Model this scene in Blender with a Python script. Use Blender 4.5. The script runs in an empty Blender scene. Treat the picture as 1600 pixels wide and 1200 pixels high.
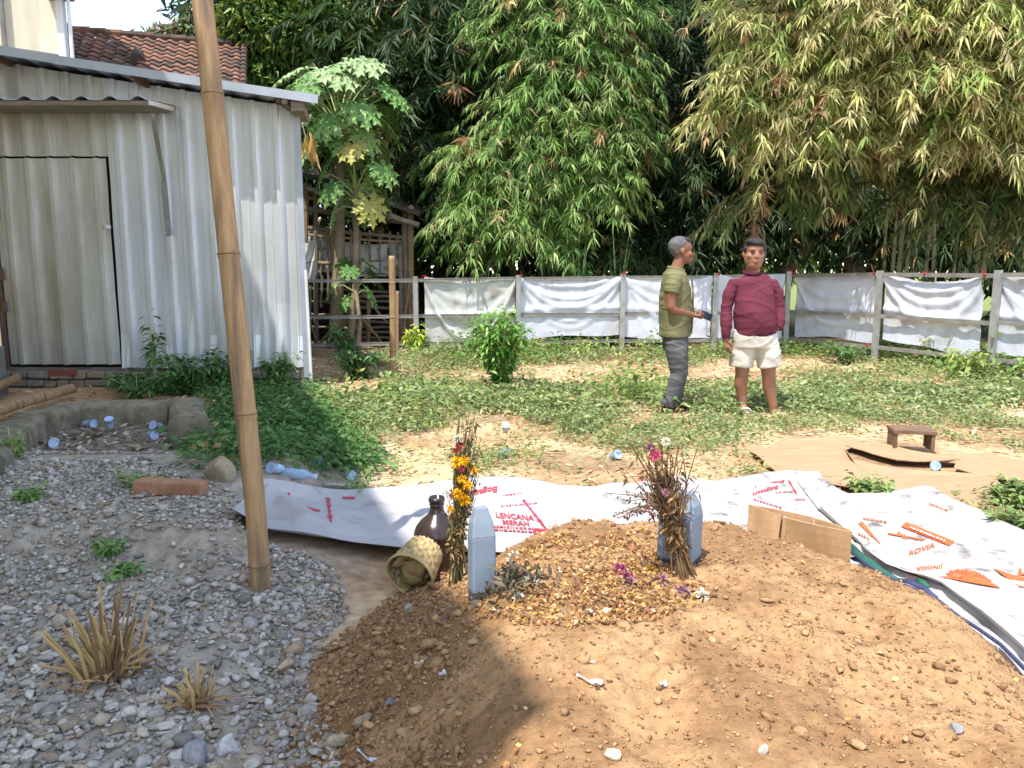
import bpy, bmesh, math, random
import numpy as np
from mathutils import Vector, Matrix, noise as mnoise
R = math.radians
rng = np.random.default_rng(7)
random.seed(7)
scene = bpy.context.scene
col = scene.collection

# ------------------------------------------------------------------ camera
CAM_H, FPX, PITCH = 1.42, 1200.0, R(8.3)
cam_data = bpy.data.cameras.new('camera')
cam = bpy.data.objects.new('camera', cam_data)
col.objects.link(cam)
cam.location = (0, 0, CAM_H)
cam.rotation_euler = (R(90) - PITCH, 0, 0)
cam_data.sensor_fit = 'HORIZONTAL'
cam_data.sensor_width = 36.0
cam_data.lens = 36.0 * FPX / 1600.0
cam_data.clip_start = 0.05
cam_data.clip_end = 2000
scene.camera = cam

# ------------------------------------------------------------------ light
SUN_STEP = Vector((0.27, 0.35, -1.0))          # direction the sunlight travels
sun_el = math.atan2(1.0, math.hypot(0.27, 0.35))
world = bpy.data.worlds.new('World')
scene.world = world
world.use_nodes = True
wn = world.node_tree
sky = wn.nodes.new('ShaderNodeTexSky')
sky.sky_type = 'NISHITA'
sky.sun_disc = False
sky.sun_elevation = sun_el
sky.sun_rotation = math.atan2(-0.27, -0.35)
sky.air_density = 1.0
sky.dust_density = 0.15
sky.ozone_density = 2.0
bg = wn.nodes['Background']
bg.inputs['Strength'].default_value = 0.15
hs = wn.nodes.new('ShaderNodeHueSaturation'); hs.inputs['Saturation'].default_value = .68
wn.links.new(sky.outputs[0], hs.inputs['Color']); wn.links.new(hs.outputs[0], bg.inputs['Color'])
sun_data = bpy.data.lights.new('sun', 'SUN')
sun_data.energy = 2.4
sun_data.angle = R(0.55)
sun_data.color = (1.0, 0.955, 0.88)
sun = bpy.data.objects.new('sun', sun_data)
col.objects.link(sun)
sun.location = (-5, -6, 20)
sun.rotation_euler = SUN_STEP.to_track_quat('-Z', 'Y').to_euler()
scene.view_settings.view_transform = 'Standard'
scene.view_settings.look = 'None'
scene.view_settings.gamma = 1.0
scene.view_settings.exposure = 1.52
scene.cycles.use_denoising = True
scene.cycles.max_bounces = 6
scene.cycles.transparent_max_bounces = 8

# ------------------------------------------------------------------ noise, height field and pixel rays
_tab = rng.random((256, 256))
def vnoise(x, y, s=0):
    x = np.asarray(x, float) + 37.3 * s + 1000; y = np.asarray(y, float) + 91.7 * s + 1000
    xi = np.floor(x).astype(int); yi = np.floor(y).astype(int)
    fx = x - xi; fy = y - yi
    fx = fx * fx * (3 - 2 * fx); fy = fy * fy * (3 - 2 * fy)
    t = lambda a, b: _tab[a & 255, b & 255]
    return (t(xi, yi) * (1 - fx) + t(xi + 1, yi) * fx) * (1 - fy) + (t(xi, yi + 1) * (1 - fx) + t(xi + 1, yi + 1) * fx) * fy
def fbm(x, y, s=0, o=4):
    v = 0; a = .5
    for k in range(o):
        v = v + a * vnoise(x, y, s + k); x = np.asarray(x) * 2.03; y = np.asarray(y) * 2.03; a *= .5
    return v / (1 - .5 ** o)
def sst(a, b, x):
    t = np.clip((np.asarray(x, float) - a) / (b - a), 0, 1)
    return t * t * (3 - 2 * t)
MC = (0.49, 2.12); MA, MBB, MH = 1.17, 1.60, 0.40
def mound_r(x, y):
    a = np.arctan2((y - MC[1]) / MBB, (x - MC[0]) / MA)
    wob = 1 + .05 * np.sin(3 * a + 1) + .03 * np.sin(7 * a)
    return (np.abs((x - MC[0]) / MA) ** 2.3 + np.abs((y - MC[1]) / MBB) ** 2.3) ** (1 / 2.3) / wob
def h_mound(x, y):
    r = mound_r(x, y)
    lo = .28 + .32 * sst(-.3, .6, x)
    t_ = np.clip((r - lo) / (1.08 - lo), 0, 1)
    h = MH * (1 - t_ * t_ * (3 - 2 * t_)) ** .85
    lump = (fbm(x * 4, y * 4, 3) - .5) * .07 + (fbm(x * 14, y * 14, 5, 3) - .5) * .035 + (fbm(x * 42, y * 42, 9, 2) - .5) * .016
    return h + lump * (1 - sst(.92, 1.05, r)) - .05 * sst(1.0, 1.12, r)
def h_base(x, y):
    x = np.asarray(x, float); y = np.asarray(y, float)
    z = (fbm(x * .8, y * .8, 1) - .5) * .05 + (fbm(x * 3, y * 3, 2, 3) - .5) * .025 * (1 - sst(14, 20, y))
    left = 1 - sst(-1.15, -.55, x + .12 * np.sin(y * 3) + .1 * (y - 2.4))     # gravel side
    z = z + left * .09 * (1 - sst(5.2, 6.2, y))
    ledge = (1 - sst(-1.55, -1.25, x + .1 * np.sin(y * 5))) * sst(3.25, 3.55, y + .12 * np.sin(x * 4)) * (1 - sst(4.9, 5.8, y))
    z = z + ledge * .14
    far = sst(60, 400, np.hypot(x, y))
    return z * (1 - far)
def H(x, y):
    return np.maximum(h_base(x, y), h_mound(x, y))
_f = np.array([0, math.cos(PITCH), -math.sin(PITCH)]); _u = np.array([0, math.sin(PITCH), math.cos(PITCH)]); _r = np.array([1., 0, 0])
def ray(u, v):
    u = np.asarray(u, float); v = np.asarray(v, float)
    return _f + ((u - 800) / FPX)[..., None] * _r - ((v - 600) / FPX)[..., None] * _u
def P(u, v, d):
    """the point seen at photo pixel (u, v) at world depth Y = d"""
    k = ray(u, v)
    p = k * (np.asarray(d, float) / k[..., 1])[..., None]
    p[..., 2] += CAM_H
    return p
def G(u, v, hf=None, off=0.0):
    """the point of the terrain seen at photo pixel (u, v)"""
    hf = hf or H
    k = ray(u, v)
    z = np.zeros(k.shape[:-1])
    for i in range(40):
        t = (z - CAM_H) / k[..., 2]
        z = z * .5 + .5 * (hf(k[..., 0] * t, k[..., 1] * t) + off)
    t = (z - CAM_H) / k[..., 2]
    p = k * t[..., None]; p[..., 2] += CAM_H
    return p
def proj(p):
    p = np.asarray(p, float) - np.array([0, 0, CAM_H])
    w = p @ _f
    return 800 + FPX * (p @ _r) / w, 600 - FPX * (p @ _u) / w
def inpoly(u, v, poly):
    u = np.asarray(u); v = np.asarray(v); c = np.zeros(u.shape, bool)
    n = len(poly)
    for i in range(n):
        x1, y1 = poly[i]; x2, y2 = poly[(i + 1) % n]
        k = ((y1 > v) != (y2 > v)) & (u < (x2 - x1) * (v - y1) / ((y2 - y1) or 1e-9) + x1)
        c ^= k
    return c

# ------------------------------------------------------------------ materials
def _nodes(name):
    m = bpy.data.materials.new(name); m.use_nodes = True
    nt = m.node_tree; return m, nt, nt.nodes['Principled BSDF']
def lin(c):
    """8-bit display colour to linear"""
    return tuple(((x / 255) / 12.92 if x / 255 <= .04045 else ((x / 255 + .055) / 1.055) ** 2.4) for x in c)
def mat(name, c1, c2=None, scale=6.0, rough=.8, bump=0.0, bscale=40.0, metal=0.0, stretch=(1, 1, 1), c3=None, s3=2.0, t3=(.55, .7), spec=.35, alpha=1.0, trans=0.0, detail=6):
    m, nt, b = _nodes(name)
    N = nt.nodes.new; L = nt.links.new
    tc = N('ShaderNodeTexCoord'); mp = N('ShaderNodeMapping'); mp.inputs['Scale'].default_value = stretch
    L(tc.outputs['Object'], mp.inputs['Vector'])
    b.inputs['Roughness'].default_value = rough; b.inputs['Metallic'].default_value = metal
    b.inputs['Specular IOR Level'].default_value = spec
    if trans: b.inputs['Transmission Weight'].default_value = trans
    b.inputs['Alpha'].default_value = alpha
    if c2 is None:
        b.inputs['Base Color'].default_value = (*c1, 1)
    else:
        n1 = N('ShaderNodeTexNoise'); n1.inputs['Scale'].default_value = scale; n1.inputs['Detail'].default_value = detail
        n1.inputs['Roughness'].default_value = .62
        L(mp.outputs[0], n1.inputs['Vector'])
        r1 = N('ShaderNodeValToRGB'); r1.color_ramp.elements[0].position = .32; r1.color_ramp.elements[1].position = .68
        r1.color_ramp.elements[0].color = (*c1, 1); r1.color_ramp.elements[1].color = (*c2, 1)
        L(n1.outputs['Fac'], r1.inputs['Fac'])
        out = r1.outputs[0]
        if c3 is not None:
            n2 = N('ShaderNodeTexNoise'); n2.inputs['Scale'].default_value = s3; n2.inputs['Detail'].default_value = 5
            L(mp.outputs[0], n2.inputs['Vector'])
            r2 = N('ShaderNodeValToRGB'); r2.color_ramp.elements[0].position = t3[0]; r2.color_ramp.elements[1].position = t3[1]
            L(n2.outputs['Fac'], r2.inputs['Fac'])
            mx = N('ShaderNodeMix'); mx.data_type = 'RGBA'
            L(r2.outputs[0], mx.inputs['Factor']); L(out, mx.inputs['A']); mx.inputs['B'].default_value = (*c3, 1)
            out = mx.outputs['Result']
        L(out, b.inputs['Base Color'])
    if bump:
        n3 = N('ShaderNodeTexNoise'); n3.inputs['Scale'].default_value = bscale; n3.inputs['Detail'].default_value = 8
        n3.inputs['Roughness'].default_value = .65
        L(mp.outputs[0], n3.inputs['Vector'])
        bp = N('ShaderNodeBump'); bp.inputs['Strength'].default_value = min(1, bump); bp.inputs['Distance'].default_value = .02 * max(1, bump)
        L(n3.outputs['Fac'], bp.inputs['Height']); L(bp.outputs[0], b.inputs['Normal'])
    return m
def attr_mat(name, rough=.6, transl=0.0, nscale=30.0, spec=.35, var=.25, bump=0.0, bscale=60.0):
    """base colour from the mesh's own colour attribute, times fine noise; optional leaf translucency"""
    m, nt, b = _nodes(name)
    N = nt.nodes.new; L = nt.links.new
    a = N('ShaderNodeAttribute'); a.attribute_name = 'tint'
    tc = N('ShaderNodeTexCoord'); n = N('ShaderNodeTexNoise'); n.inputs['Scale'].default_value = nscale; n.inputs['Detail'].default_value = 5
    L(tc.outputs['Object'], n.inputs['Vector'])
    mr = N('ShaderNodeMapRange'); mr.inputs['From Min'].default_value = .3; mr.inputs['From Max'].default_value = .7
    mr.inputs['To Min'].default_value = 1 - var; mr.inputs['To Max'].default_value = 1 + var
    L(n.outputs['Fac'], mr.inputs['Value'])
    v = N('ShaderNodeVectorMath'); v.operation = 'SCALE'
    L(a.outputs['Color'], v.inputs[0]); L(mr.outputs[0], v.inputs['Scale'])
    L(v.outputs[0], b.inputs['Base Color'])
    b.inputs['Roughness'].default_value = rough; b.inputs['Specular IOR Level'].default_value = spec
    if bump:
        n3 = N('ShaderNodeTexNoise'); n3.inputs['Scale'].default_value = bscale; n3.inputs['Detail'].default_value = 6
        L(tc.outputs['Object'], n3.inputs['Vector'])
        bp = N('ShaderNodeBump'); bp.inputs['Strength'].default_value = bump; bp.inputs['Distance'].default_value = .01
        L(n3.outputs['Fac'], bp.inputs['Height']); L(bp.outputs[0], b.inputs['Normal'])
    if transl:
        t = N('ShaderNodeBsdfTranslucent'); mx = N('ShaderNodeMixShader'); mx.inputs[0].default_value = transl
        L(v.outputs[0], t.inputs['Color'])
        L(b.outputs[0], mx.inputs[1]); L(t.outputs[0], mx.inputs[2])
        L(mx.outputs[0], nt.nodes['Material Output'].inputs['Surface'])
    return m

# ------------------------------------------------------------------ objects
W = {}
def tag(o, label, cat=None, group=None, kind=None):
    if label: o['label'] = label
    if cat: o['category'] = cat
    if group: o['group'] = group
    if kind: o['kind'] = kind
    return o
def thing(name, label, cat, loc, group=None):
    o = bpy.data.objects.new(name, None); col.objects.link(o)
    o.empty_display_size = .1
    o.location = [float(c) for c in loc]; W[o.name] = np.array([float(c) for c in loc])
    return tag(o, label, cat, group)
def make_mesh(name, V, F, material, smooth=False, tint=None):
    me = bpy.data.meshes.new(name)
    if isinstance(F, np.ndarray):
        V = np.asarray(V, np.float32)
        k = F.shape[1]
        me.vertices.add(len(V)); me.vertices.foreach_set('co', V.ravel())
        me.loops.add(F.size); me.loops.foreach_set('vertex_index', F.astype(np.int32).ravel())
        me.polygons.add(len(F)); me.polygons.foreach_set('loop_start', np.arange(0, F.size, k, dtype=np.int32))
        me.polygons.foreach_set('loop_total', np.full(len(F), k, np.int32))
        me.update(calc_edges=True)
    else:
        me.from_pydata([tuple(map(float, v)) for v in V], [], [tuple(int(i) for i in f) for f in F])
        me.update()
    if tint is not None:
        at = me.color_attributes.new('tint', 'FLOAT_COLOR', 'POINT')
        t = np.ones((len(me.vertices), 4), np.float32); t[:, :3] = tint
        at.data.foreach_set('color', t.ravel())
    if smooth: me.polygons.foreach_set('use_smooth', np.ones(len(me.polygons), bool))
    if material is not None: me.materials.append(material)
    return me
def obj(name, V, F, material, parent=None, loc=None, smooth=False, tint=None):
    V = np.asarray(V, float)
    if parent is not None: off = W[parent.name]
    elif loc is not None: off = np.array([float(c) for c in loc])
    else: off = np.array([V[:, 0].mean(), V[:, 1].mean(), V[:, 2].min()])
    me = make_mesh(name, V - off, F, material, smooth, tint)
    o = bpy.data.objects.new(name, me); col.objects.link(o)
    if parent is not None: o.parent = parent
    else: o.location = off
    W[o.name] = off
    return o
class MB:
    def __init__(s): s.V = []; s.F = []
    def add(s, vf):
        n = len(s.V); s.V.extend([tuple(v) for v in vf[0]]); s.F.extend([tuple(i + n for i in f) for f in vf[1]]); return s
    def build(s, name, material, parent=None, **k): return obj(name, s.V, s.F, material, parent, **k)
def box(c, size, rz=0.0, M=None):
    x, y, z = [k / 2 for k in size]
    V = [Vector((a, b, d)) for d in (-z, z) for a, b in ((-x, -y), (x, -y), (x, y), (-x, y))]
    if M is None: M = Matrix.Rotation(rz, 3, 'Z')
    V = [M @ v + Vector(c) for v in V]
    return V, [(3, 2, 1, 0), (4, 5, 6, 7), (0, 1, 5, 4), (1, 2, 6, 5), (2, 3, 7, 6), (3, 0, 4, 7)]
def beam(a, b, w, h=None, up=(0, 0, 1)):
    """a bar of section w x h from a to b"""
    a = Vector([float(c) for c in a]); b = Vector([float(c) for c in b]); h = h or w
    d = (b - a); L = d.length; d.normalize()
    s = d.cross(Vector(up))
    if s.length < 1e-4: s = d.cross(Vector((1, 0, 0)))
    s.normalize(); t = s.cross(d)
    M = Matrix((s, d, t)).transposed()
    return box((a + b) / 2, (w, L, h), M=M)
def tube(path, rad, n=8, caps=True, squash=None, jit=0.0):
    pts = [Vector([float(c) for c in p]) for p in path]
    if not isinstance(rad, list): rad = [rad] * len(pts)          # a number, or (a, b) for an oval section
    V = []; F = []
    t0 = (pts[1] - pts[0]).normalized()
    ref = Vector((1, 0, 0)) if abs(t0.x) < .8 else Vector((0, 1, 0))
    s = (ref - t0 * ref.dot(t0)).normalized()
    for i, p in enumerate(pts):
        t = (pts[min(i + 1, len(pts) - 1)] - pts[max(i - 1, 0)]).normalized()
        s = (s - t * s.dot(t)).normalized(); q = t.cross(s)
        r = rad[i]; ra, rb = (r if hasattr(r, '__len__') else (r, r))
        for k in range(n):
            a = 2 * math.pi * k / n; j = 1 + (random.uniform(-jit, jit) if jit else 0)
            V.append(p + s * math.cos(a) * ra * j + q * math.sin(a) * rb * j)
    for i in range(len(pts) - 1):
        for k in range(n):
            F.append((i * n + k, i * n + (k + 1) % n, (i + 1) * n + (k + 1) % n, (i + 1) * n + k))
    if caps:
        F.append(tuple(range(n - 1, -1, -1))); m = (len(pts) - 1) * n; F.append(tuple(range(m, m + n)))
    return V, F
def lathe(prof, n=20, M=None, c=(0, 0, 0)):
    V = []; F = []
    for r, z in prof:
        for k in range(n):
            a = 2 * math.pi * k / n; V.append(Vector((r * math.cos(a), r * math.sin(a), z)))
    for i in range(len(prof) - 1):
        for k in range(n): F.append((i * n + k, i * n + (k + 1) % n, (i + 1) * n + (k + 1) % n, (i + 1) * n + k))
    if M is not None: V = [M @ v for v in V]
    return [v + Vector([float(x) for x in c]) for v in V], F
def ellip(c, r, n=14, m=10, M=None):
    V = []; F = []
    for i in range(m + 1):
        th = math.pi * i / m
        for k in range(n):
            a = 2 * math.pi * k / n
            v = Vector((r[0] * math.sin(th) * math.cos(a), r[1] * math.sin(th) * math.sin(a), r[2] * math.cos(th)))
            V.append((M @ v if M is not None else v) + Vector([float(x) for x in c]))
    for i in range(m):
        for k in range(n): F.append((i * n + k, (i + 1) * n + k, (i + 1) * n + (k + 1) % n, i * n + (k + 1) % n))
    return V, F
def grid(nx, ny, fn):
    V = [fn(i / nx, j / ny) for j in range(ny + 1) for i in range(nx + 1)]
    F = [(j * (nx + 1) + i, j * (nx + 1) + i + 1, (j + 1) * (nx + 1) + i + 1, (j + 1) * (nx + 1) + i) for j in range(ny) for i in range(nx)]
    return V, F
def solidify(o, t, off=0):
    m = o.modifiers.new('thickness', 'SOLIDIFY'); m.thickness = t; m.offset = off; return o
def bevel(o, w, seg=2):
    m = o.modifiers.new('bevel', 'BEVEL'); m.width = w; m.segments = seg; m.limit_method = 'ANGLE'; return o
def copy_tree(o, parent=None):
    c = o.copy(); col.objects.link(c); c.parent = parent
    W[c.name] = W.get(o.name)
    for ch in list(o.children): copy_tree(ch, c)
    return c
def unit(a):
    return a / np.maximum(np.linalg.norm(a, axis=-1, keepdims=True), 1e-9)
def leaves(pos, d, up, L, Wd, tint, fold=.25, droop=.25, rich=True):
    """many leaf blades at once: pos, d (direction), up (N,3); length, width (N,); tint (N,3). 5 verts, 4 triangles each"""
    n = len(pos); d = unit(d); s = unit(np.cross(d, up)); nn = np.cross(s, d)
    L = np.broadcast_to(L, (n,))[:, None]; Wd = np.broadcast_to(Wd, (n,))[:, None]
    base = pos
    mid = pos + d * L * .42 - nn * (Wd * fold)
    l = pos + d * L * .38 - s * Wd * .5; r = pos + d * L * .38 + s * Wd * .5
    tip = pos + d * L - nn * L * droop * .35
    tip[:, 2] -= L[:, 0] * droop * .5
    if rich:
        V = np.stack([base, l, mid, r, tip], 1).reshape(-1, 3); k = 5
        f = np.array([[0, 2, 1], [0, 3, 2], [1, 2, 4], [2, 3, 4]])
    else:
        V = np.stack([base, l, tip, r], 1).reshape(-1, 3); k = 4
        f = np.array([[0, 2, 1], [0, 3, 2]])
    F = (f[None] + (np.arange(n) * k)[:, None, None]).reshape(-1, 3)
    T = np.repeat(tint, k, 0)
    return V, F, T
def cat(parts):
    V = []; F = []; T = []; n = 0
    for v, f, t in parts:
        V.append(v); F.append(f + n); T.append(t); n += len(v)
    return np.concatenate(V), np.concatenate(F), np.concatenate(T)
def rand_dir(n, up=0.0):
    d = rng.normal(size=(n, 3)); d = unit(d); d[:, 2] += up
    return unit(d)

# ================================================================== GROUND
def graded(lo, hi, fine_lo, fine_hi, step, grow=1.12, most=40.0):
    a = list(np.arange(fine_lo, fine_hi + 1e-6, step)); s = step
    while a[-1] < hi: s = min(s * grow, most); a.append(a[-1] + s)
    s = step
    while a[0] > lo: s = min(s * grow, most); a.insert(0, a[0] - s)
    return np.array(a)
def sheet(xs, ys, hf):
    X, Y = np.meshgrid(xs, ys)
    V = np.stack([X.ravel(), Y.ravel(), hf(X, Y).ravel()], 1)
    nx = len(xs); i = np.arange((len(ys) - 1) * nx).reshape(len(ys) - 1, nx)[:, :-1].ravel()
    return V, np.stack([i, i + 1, i + 1 + nx, i + nx], 1)
def ground_tint(x, y):
    soil = np.array(lin((176, 142, 108))); dry = np.array(lin((196, 168, 132))); grey = np.array(lin((160, 150, 136))); dark = np.array(lin((120, 100, 78)))
    n = fbm(x * .9, y * .9, 11)[..., None]; t = soil * (1 - sst(.42, .62, n)) + dry * sst(.42, .62, n)
    n2 = sst(.52, .7, fbm(x * 1.7, y * 1.7, 15))[..., None]; t = t * (1 - n2 * .6) + dark * n2 * .6
    left = ((1 - sst(-1.0, -.5, x + .1 * (y - 2.4))) * (1 - sst(5.4, 6.4, y)))[..., None]
    t = t * (1 - left) + grey * left
    bk = (sst(13.9, 15, y) * (1 - sst(20, 24, y)))[..., None]; t = t * (1 - bk) + np.array(lin((84, 78, 54))) * bk
    fr = sst(22, 26, y)[..., None]; t = t * (1 - fr) + np.array(lin((120, 132, 72))) * fr
    band = (sst(-1.5, -1.2, x) * (1 - sst(-.75, -.5, x)) * sst(3.2, 3.5, y) * (1 - sst(4.2, 4.8, y)))[..., None]
    return t * (1 - band * .6) + np.array(lin((158, 138, 116))) * band * .6
gxs = graded(-900, 900, -3.4, 6.0, .035); gys = graded(-300, 1400, 1.4, 9.5, .035)
V, F = sheet(gxs, gys, h_base)
m_ground = attr_mat('ground_soil', rough=.95, nscale=16, var=.3, spec=.1, bump=.8, bscale=45)
o = obj('ground', V, F, m_ground, loc=(0, 0, 0), smooth=True, tint=ground_tint(V[:, 0], V[:, 1])); o['kind'] = 'structure'

mx = np.arange(MC[0] - MA * 1.16, MC[0] + MA * 1.16, .014); my = np.arange(MC[1] - MBB * 1.16, MC[1] + MBB * 1.16, .014)
V, F = sheet(mx, my, lambda x, y: h_mound(x, y))
rr = mound_r(V[:, 0], V[:, 1]); keep = (rr[F] < 1.12).all(1); F = F[keep]
used = np.unique(F); remap = np.full(len(V), -1); remap[used] = np.arange(len(used)); V = V[used]; F = remap[F]
s1 = np.array(lin((170, 135, 98))); s2 = np.array(lin((144, 111, 79)))
n = sst(.35, .65, fbm(V[:, 0] * 5, V[:, 1] * 5, 21))[:, None]
m_mound = attr_mat('mound_soil', rough=1.0, nscale=30, var=.22, spec=.08, bump=1.0, bscale=75)
grave = obj('grave_mound', V, F, m_mound, loc=(MC[0], MC[1], 0), smooth=True, tint=s1 * n + s2 * (1 - n))
tag(grave, 'low mound of loose orange brown earth heaped over a fresh grave', 'grave mound')

# ---- stones: deformed icosahedra in one mesh
def ico(sub):
    bm = bmesh.new(); bmesh.ops.create_icosphere(bm, subdivisions=sub, radius=1)
    v = np.array([x.co[:] for x in bm.verts]); f = np.array([[q.index for q in p.verts] for p in bm.faces]); bm.free(); return v, f
IC1, IC2 = ico(1), ico(2)
def rocks(pos, size, tint, ic, flat=.65, rough=.28):
    v, f = ic; n = len(pos); k = len(v)
    s = np.exp(rng.normal(0, .25, (n, 1, 3))); s[:, :, 2] *= flat
    q = unit(rng.normal(size=(n, 4))); w, x, y, z = q.T
    Rm = np.stack([np.stack([1 - 2 * (y * y + z * z), 2 * (x * y - z * w), 2 * (x * z + y * w)], 1), np.stack([2 * (x * y + z * w), 1 - 2 * (x * x + z * z), 2 * (y * z - x * w)], 1), np.stack([2 * (x * z - y * w), 2 * (y * z + x * w), 1 - 2 * (x * x + y * y)], 1)], 1)
    base = v[None] @ Rm.transpose(0, 2, 1)
    a = rng.normal(size=(n, 3, 3)) * 1.3; ph = rng.random((n, 1, 3)) * 6.28
    bump = np.sin(np.einsum('nkj,nij->nki', base, a) + ph).sum(-1, keepdims=True)
    # knock flat facets
    for _ in range(6):
        d = unit(rng.normal(size=(n, 1, 3))); dot = (base * d).sum(-1, keepdims=True); cut = .3 + .4 * rng.random((n, 1, 1))
        base = base - d * np.maximum(dot - cut, 0)
    V = base * (1 + rough * .4 * bump) * s * np.asarray(size)[:, None, None] * .5
    th = rng.random(n) * 6.28; c, sn = np.cos(th)[:, None], np.sin(th)[:, None]
    V = np.stack([V[..., 0] * c - V[..., 1] * sn, V[..., 0] * sn + V[..., 1] * c, V[..., 2]], -1) + pos[:, None]
    F = (f[None] + (np.arange(n) * k)[:, None, None]).reshape(-1, 3)
    return V.reshape(-1, 3), F, np.repeat(tint, k, 0)
GRAVEL = [(-300, 690), (0, 722), (60, 712), (270, 716), (330, 752), (375, 800), (430, 860), (545, 905), (550, 940), (505, 1000), (478, 1060), (500, 1120), (535, 1165), (560, 1260), (-300, 1400)]
def scatter(n, x0, x1, y0, y1, dens):
    p = np.stack([rng.uniform(x0, x1, n), rng.uniform(y0, y1, n)], 1)
    return p[rng.random(n) < dens(p[:, 0], p[:, 1])]
def on(p, hf=H, dz=0.0): return np.column_stack([p, hf(p[:, 0], p[:, 1]) + dz])
def pix(p, dz=0.0): return proj(on(p, H, dz))
def gravel_d(x, y):
    u, v = pix(np.stack([x, y], 1)); k = inpoly(u + (vnoise(x * 6, y * 6) - .5) * 40, v + (vnoise(x * 6, y * 6, 4) - .5) * 30, GRAVEL)
    dirt = sst(.5, .62, fbm(x * 1.6, y * 1.6, 33)) * .55 + .5 * ((u > 130) & (u < 400) & (v > 830) & (v < 930))
    slide = np.exp(-(((u - 330 - (v - 1050) * .25) / 45) ** 2)) * (v > 1000) * .85
    return k * np.clip(1 - dirt - slide, .08, 1)
gp = scatter(62000, -4.2, -.2, 1.7, 5.6, gravel_d)
sz = np.exp(rng.normal(math.log(.021), .42, len(gp))); sz = np.clip(sz, .010, .065)
dist = gp[:, 1]
gcols = np.array([lin(c) for c in ((176, 168, 158), (160, 153, 144), (188, 180, 170), (142, 136, 128), (176, 162, 144), (160, 144, 124), (196, 188, 178))])
def pick(cols, n, j=.12): return np.clip(cols[rng.integers(0, len(cols), n)] * (1 + rng.normal(0, j, (n, 1))), .01, .9)
pos = on(gp, H, .0) + np.column_stack([np.zeros((len(gp), 2)), sz * .22])
nearm = (dist < 2.9) & (sz > .018)
parts = [rocks(pos[nearm], sz[nearm], pick(gcols, nearm.sum()), IC2), rocks(pos[~nearm], sz[~nearm], pick(gcols, (~nearm).sum()), IC1)]
V, F, T = cat(parts)
m_stone = attr_mat('grey_stone', rough=.92, nscale=70, var=.22, spec=.15, bump=.5, bscale=160)
o = obj('gravel', V, F, m_stone, loc=(0, 0, 0), tint=T)
tag(o, 'grey crushed gravel spread over the shaded ground beside the mound', 'gravel', kind='stuff')
# earth clods on the mound and its left foot
def clod_d(x, y):
    r = mound_r(x, y); return np.where(r < 1.05, .45 + .9 * sst(.45, 1.0, r) * (x < .1) + .25 * sst(.5, .62, fbm(x * 3, y * 3, 41)), 0)
cp = scatter(60000, -.95, 2.0, .9, 3.8, clod_d)
u, v = pix(cp); cp = cp[(v < 1260) & (u > 380)]
sz = np.clip(np.exp(rng.normal(math.log(.006), .6, len(cp))), .003, .038) * np.where((cp[:, 0] < -.1), 1.6, .85)
ccols = np.array([lin(c) for c in ((172, 137, 100), (154, 120, 86), (140, 108, 78), (182, 147, 108), (164, 131, 97))])
pos = on(cp) + np.column_stack([np.zeros((len(cp), 2)), sz * .2])
V, F, T = cat([rocks(pos, sz, pick(ccols, len(cp), .1), IC1, flat=.7, rough=.75)])
m_clod = attr_mat('earth_clod', rough=1.0, nscale=60, var=.15, spec=.05, bump=.6, bscale=120)
o = obj('earth_clods', V, F, m_clod, grave, tint=T); o['kind'] = 'stuff'
# single stones one can pick out, placed where they lie in the photograph
ROCKS = [(458, 1018, .085, (176, 150, 124), 'rounded tan stone on the gravel beside the mound'), (442, 1050, .075, (186, 166, 138), 'pale angular tan stone below the rounded stone at mound foot'),
         (468, 1040, .055, (160, 158, 158), 'small grey stone touching the tan stones at mound foot'), (363, 1175, .085, (196, 194, 190), 'whitish grey block of stone at the bottom of the gravel'),
         (310, 1188, .10, (150, 150, 152), 'large dull grey stone at the bottom edge of the gravel'), (612, 1098, .05, (128, 130, 130), 'dark grey chip of stone on the shaded earth'),
         (570, 1128, .06, (160, 140, 116), 'brown rounded stone on the shaded foot of the mound'), (532, 1165, .075, (176, 160, 132), 'yellowish broken stone between gravel and earth at bottom'),
         (690, 972, .06, (150, 122, 94), 'upright brown clod just below the grey headstone'), (640, 955, .06, (170, 158, 142), 'pale crusted clod lying in front of the basket'),
         (420, 1110, .05, (170, 160, 150), 'small pale stone lying alone in the gravel slide'), (12, 955, .045, (200, 188, 176), 'broken whitish tile shard at the left edge of gravel'),
         (955, 1180, .035, (214, 200, 176), 'cream pebble at the bottom of the sunlit mound'), (1190, 1175, .025, (178, 168, 156), 'grey flat pebble low on the sunlit mound'),
         (925, 1036, .02, (208, 190, 160), 'little cream chip in the middle of the sunlit mound'), (1492, 1142, .035, (142, 138, 136), 'grey shard half buried at the right of the mound'),
         (605, 712, .12, (206, 184, 150), 'pale weathered stone among the weeds behind the jar'), (1190, 762, .08, (190, 160, 126), 'brown stone behind the white sheet by the cardboard'),
         (335, 748, .22, (160, 146, 122), 'low mossy boulder behind the bamboo pole'), (460, 955, .06, (196, 190, 180), 'cream grey stone on gravel right of the pole foot')]
for (u, v, s, c, lab) in ROCKS:
    p = G(np.array([u]), np.array([v]))[0]
    V, F, T = rocks(np.array([p + [0, 0, s * .2]]), np.array([s]), np.array([lin(c)]), ico(3), flat=.75, rough=.2)
    tag(obj('stone', V, F, m_stone, tint=T, loc=p), lab, 'stone', 'loose stones on the ground')

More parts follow.
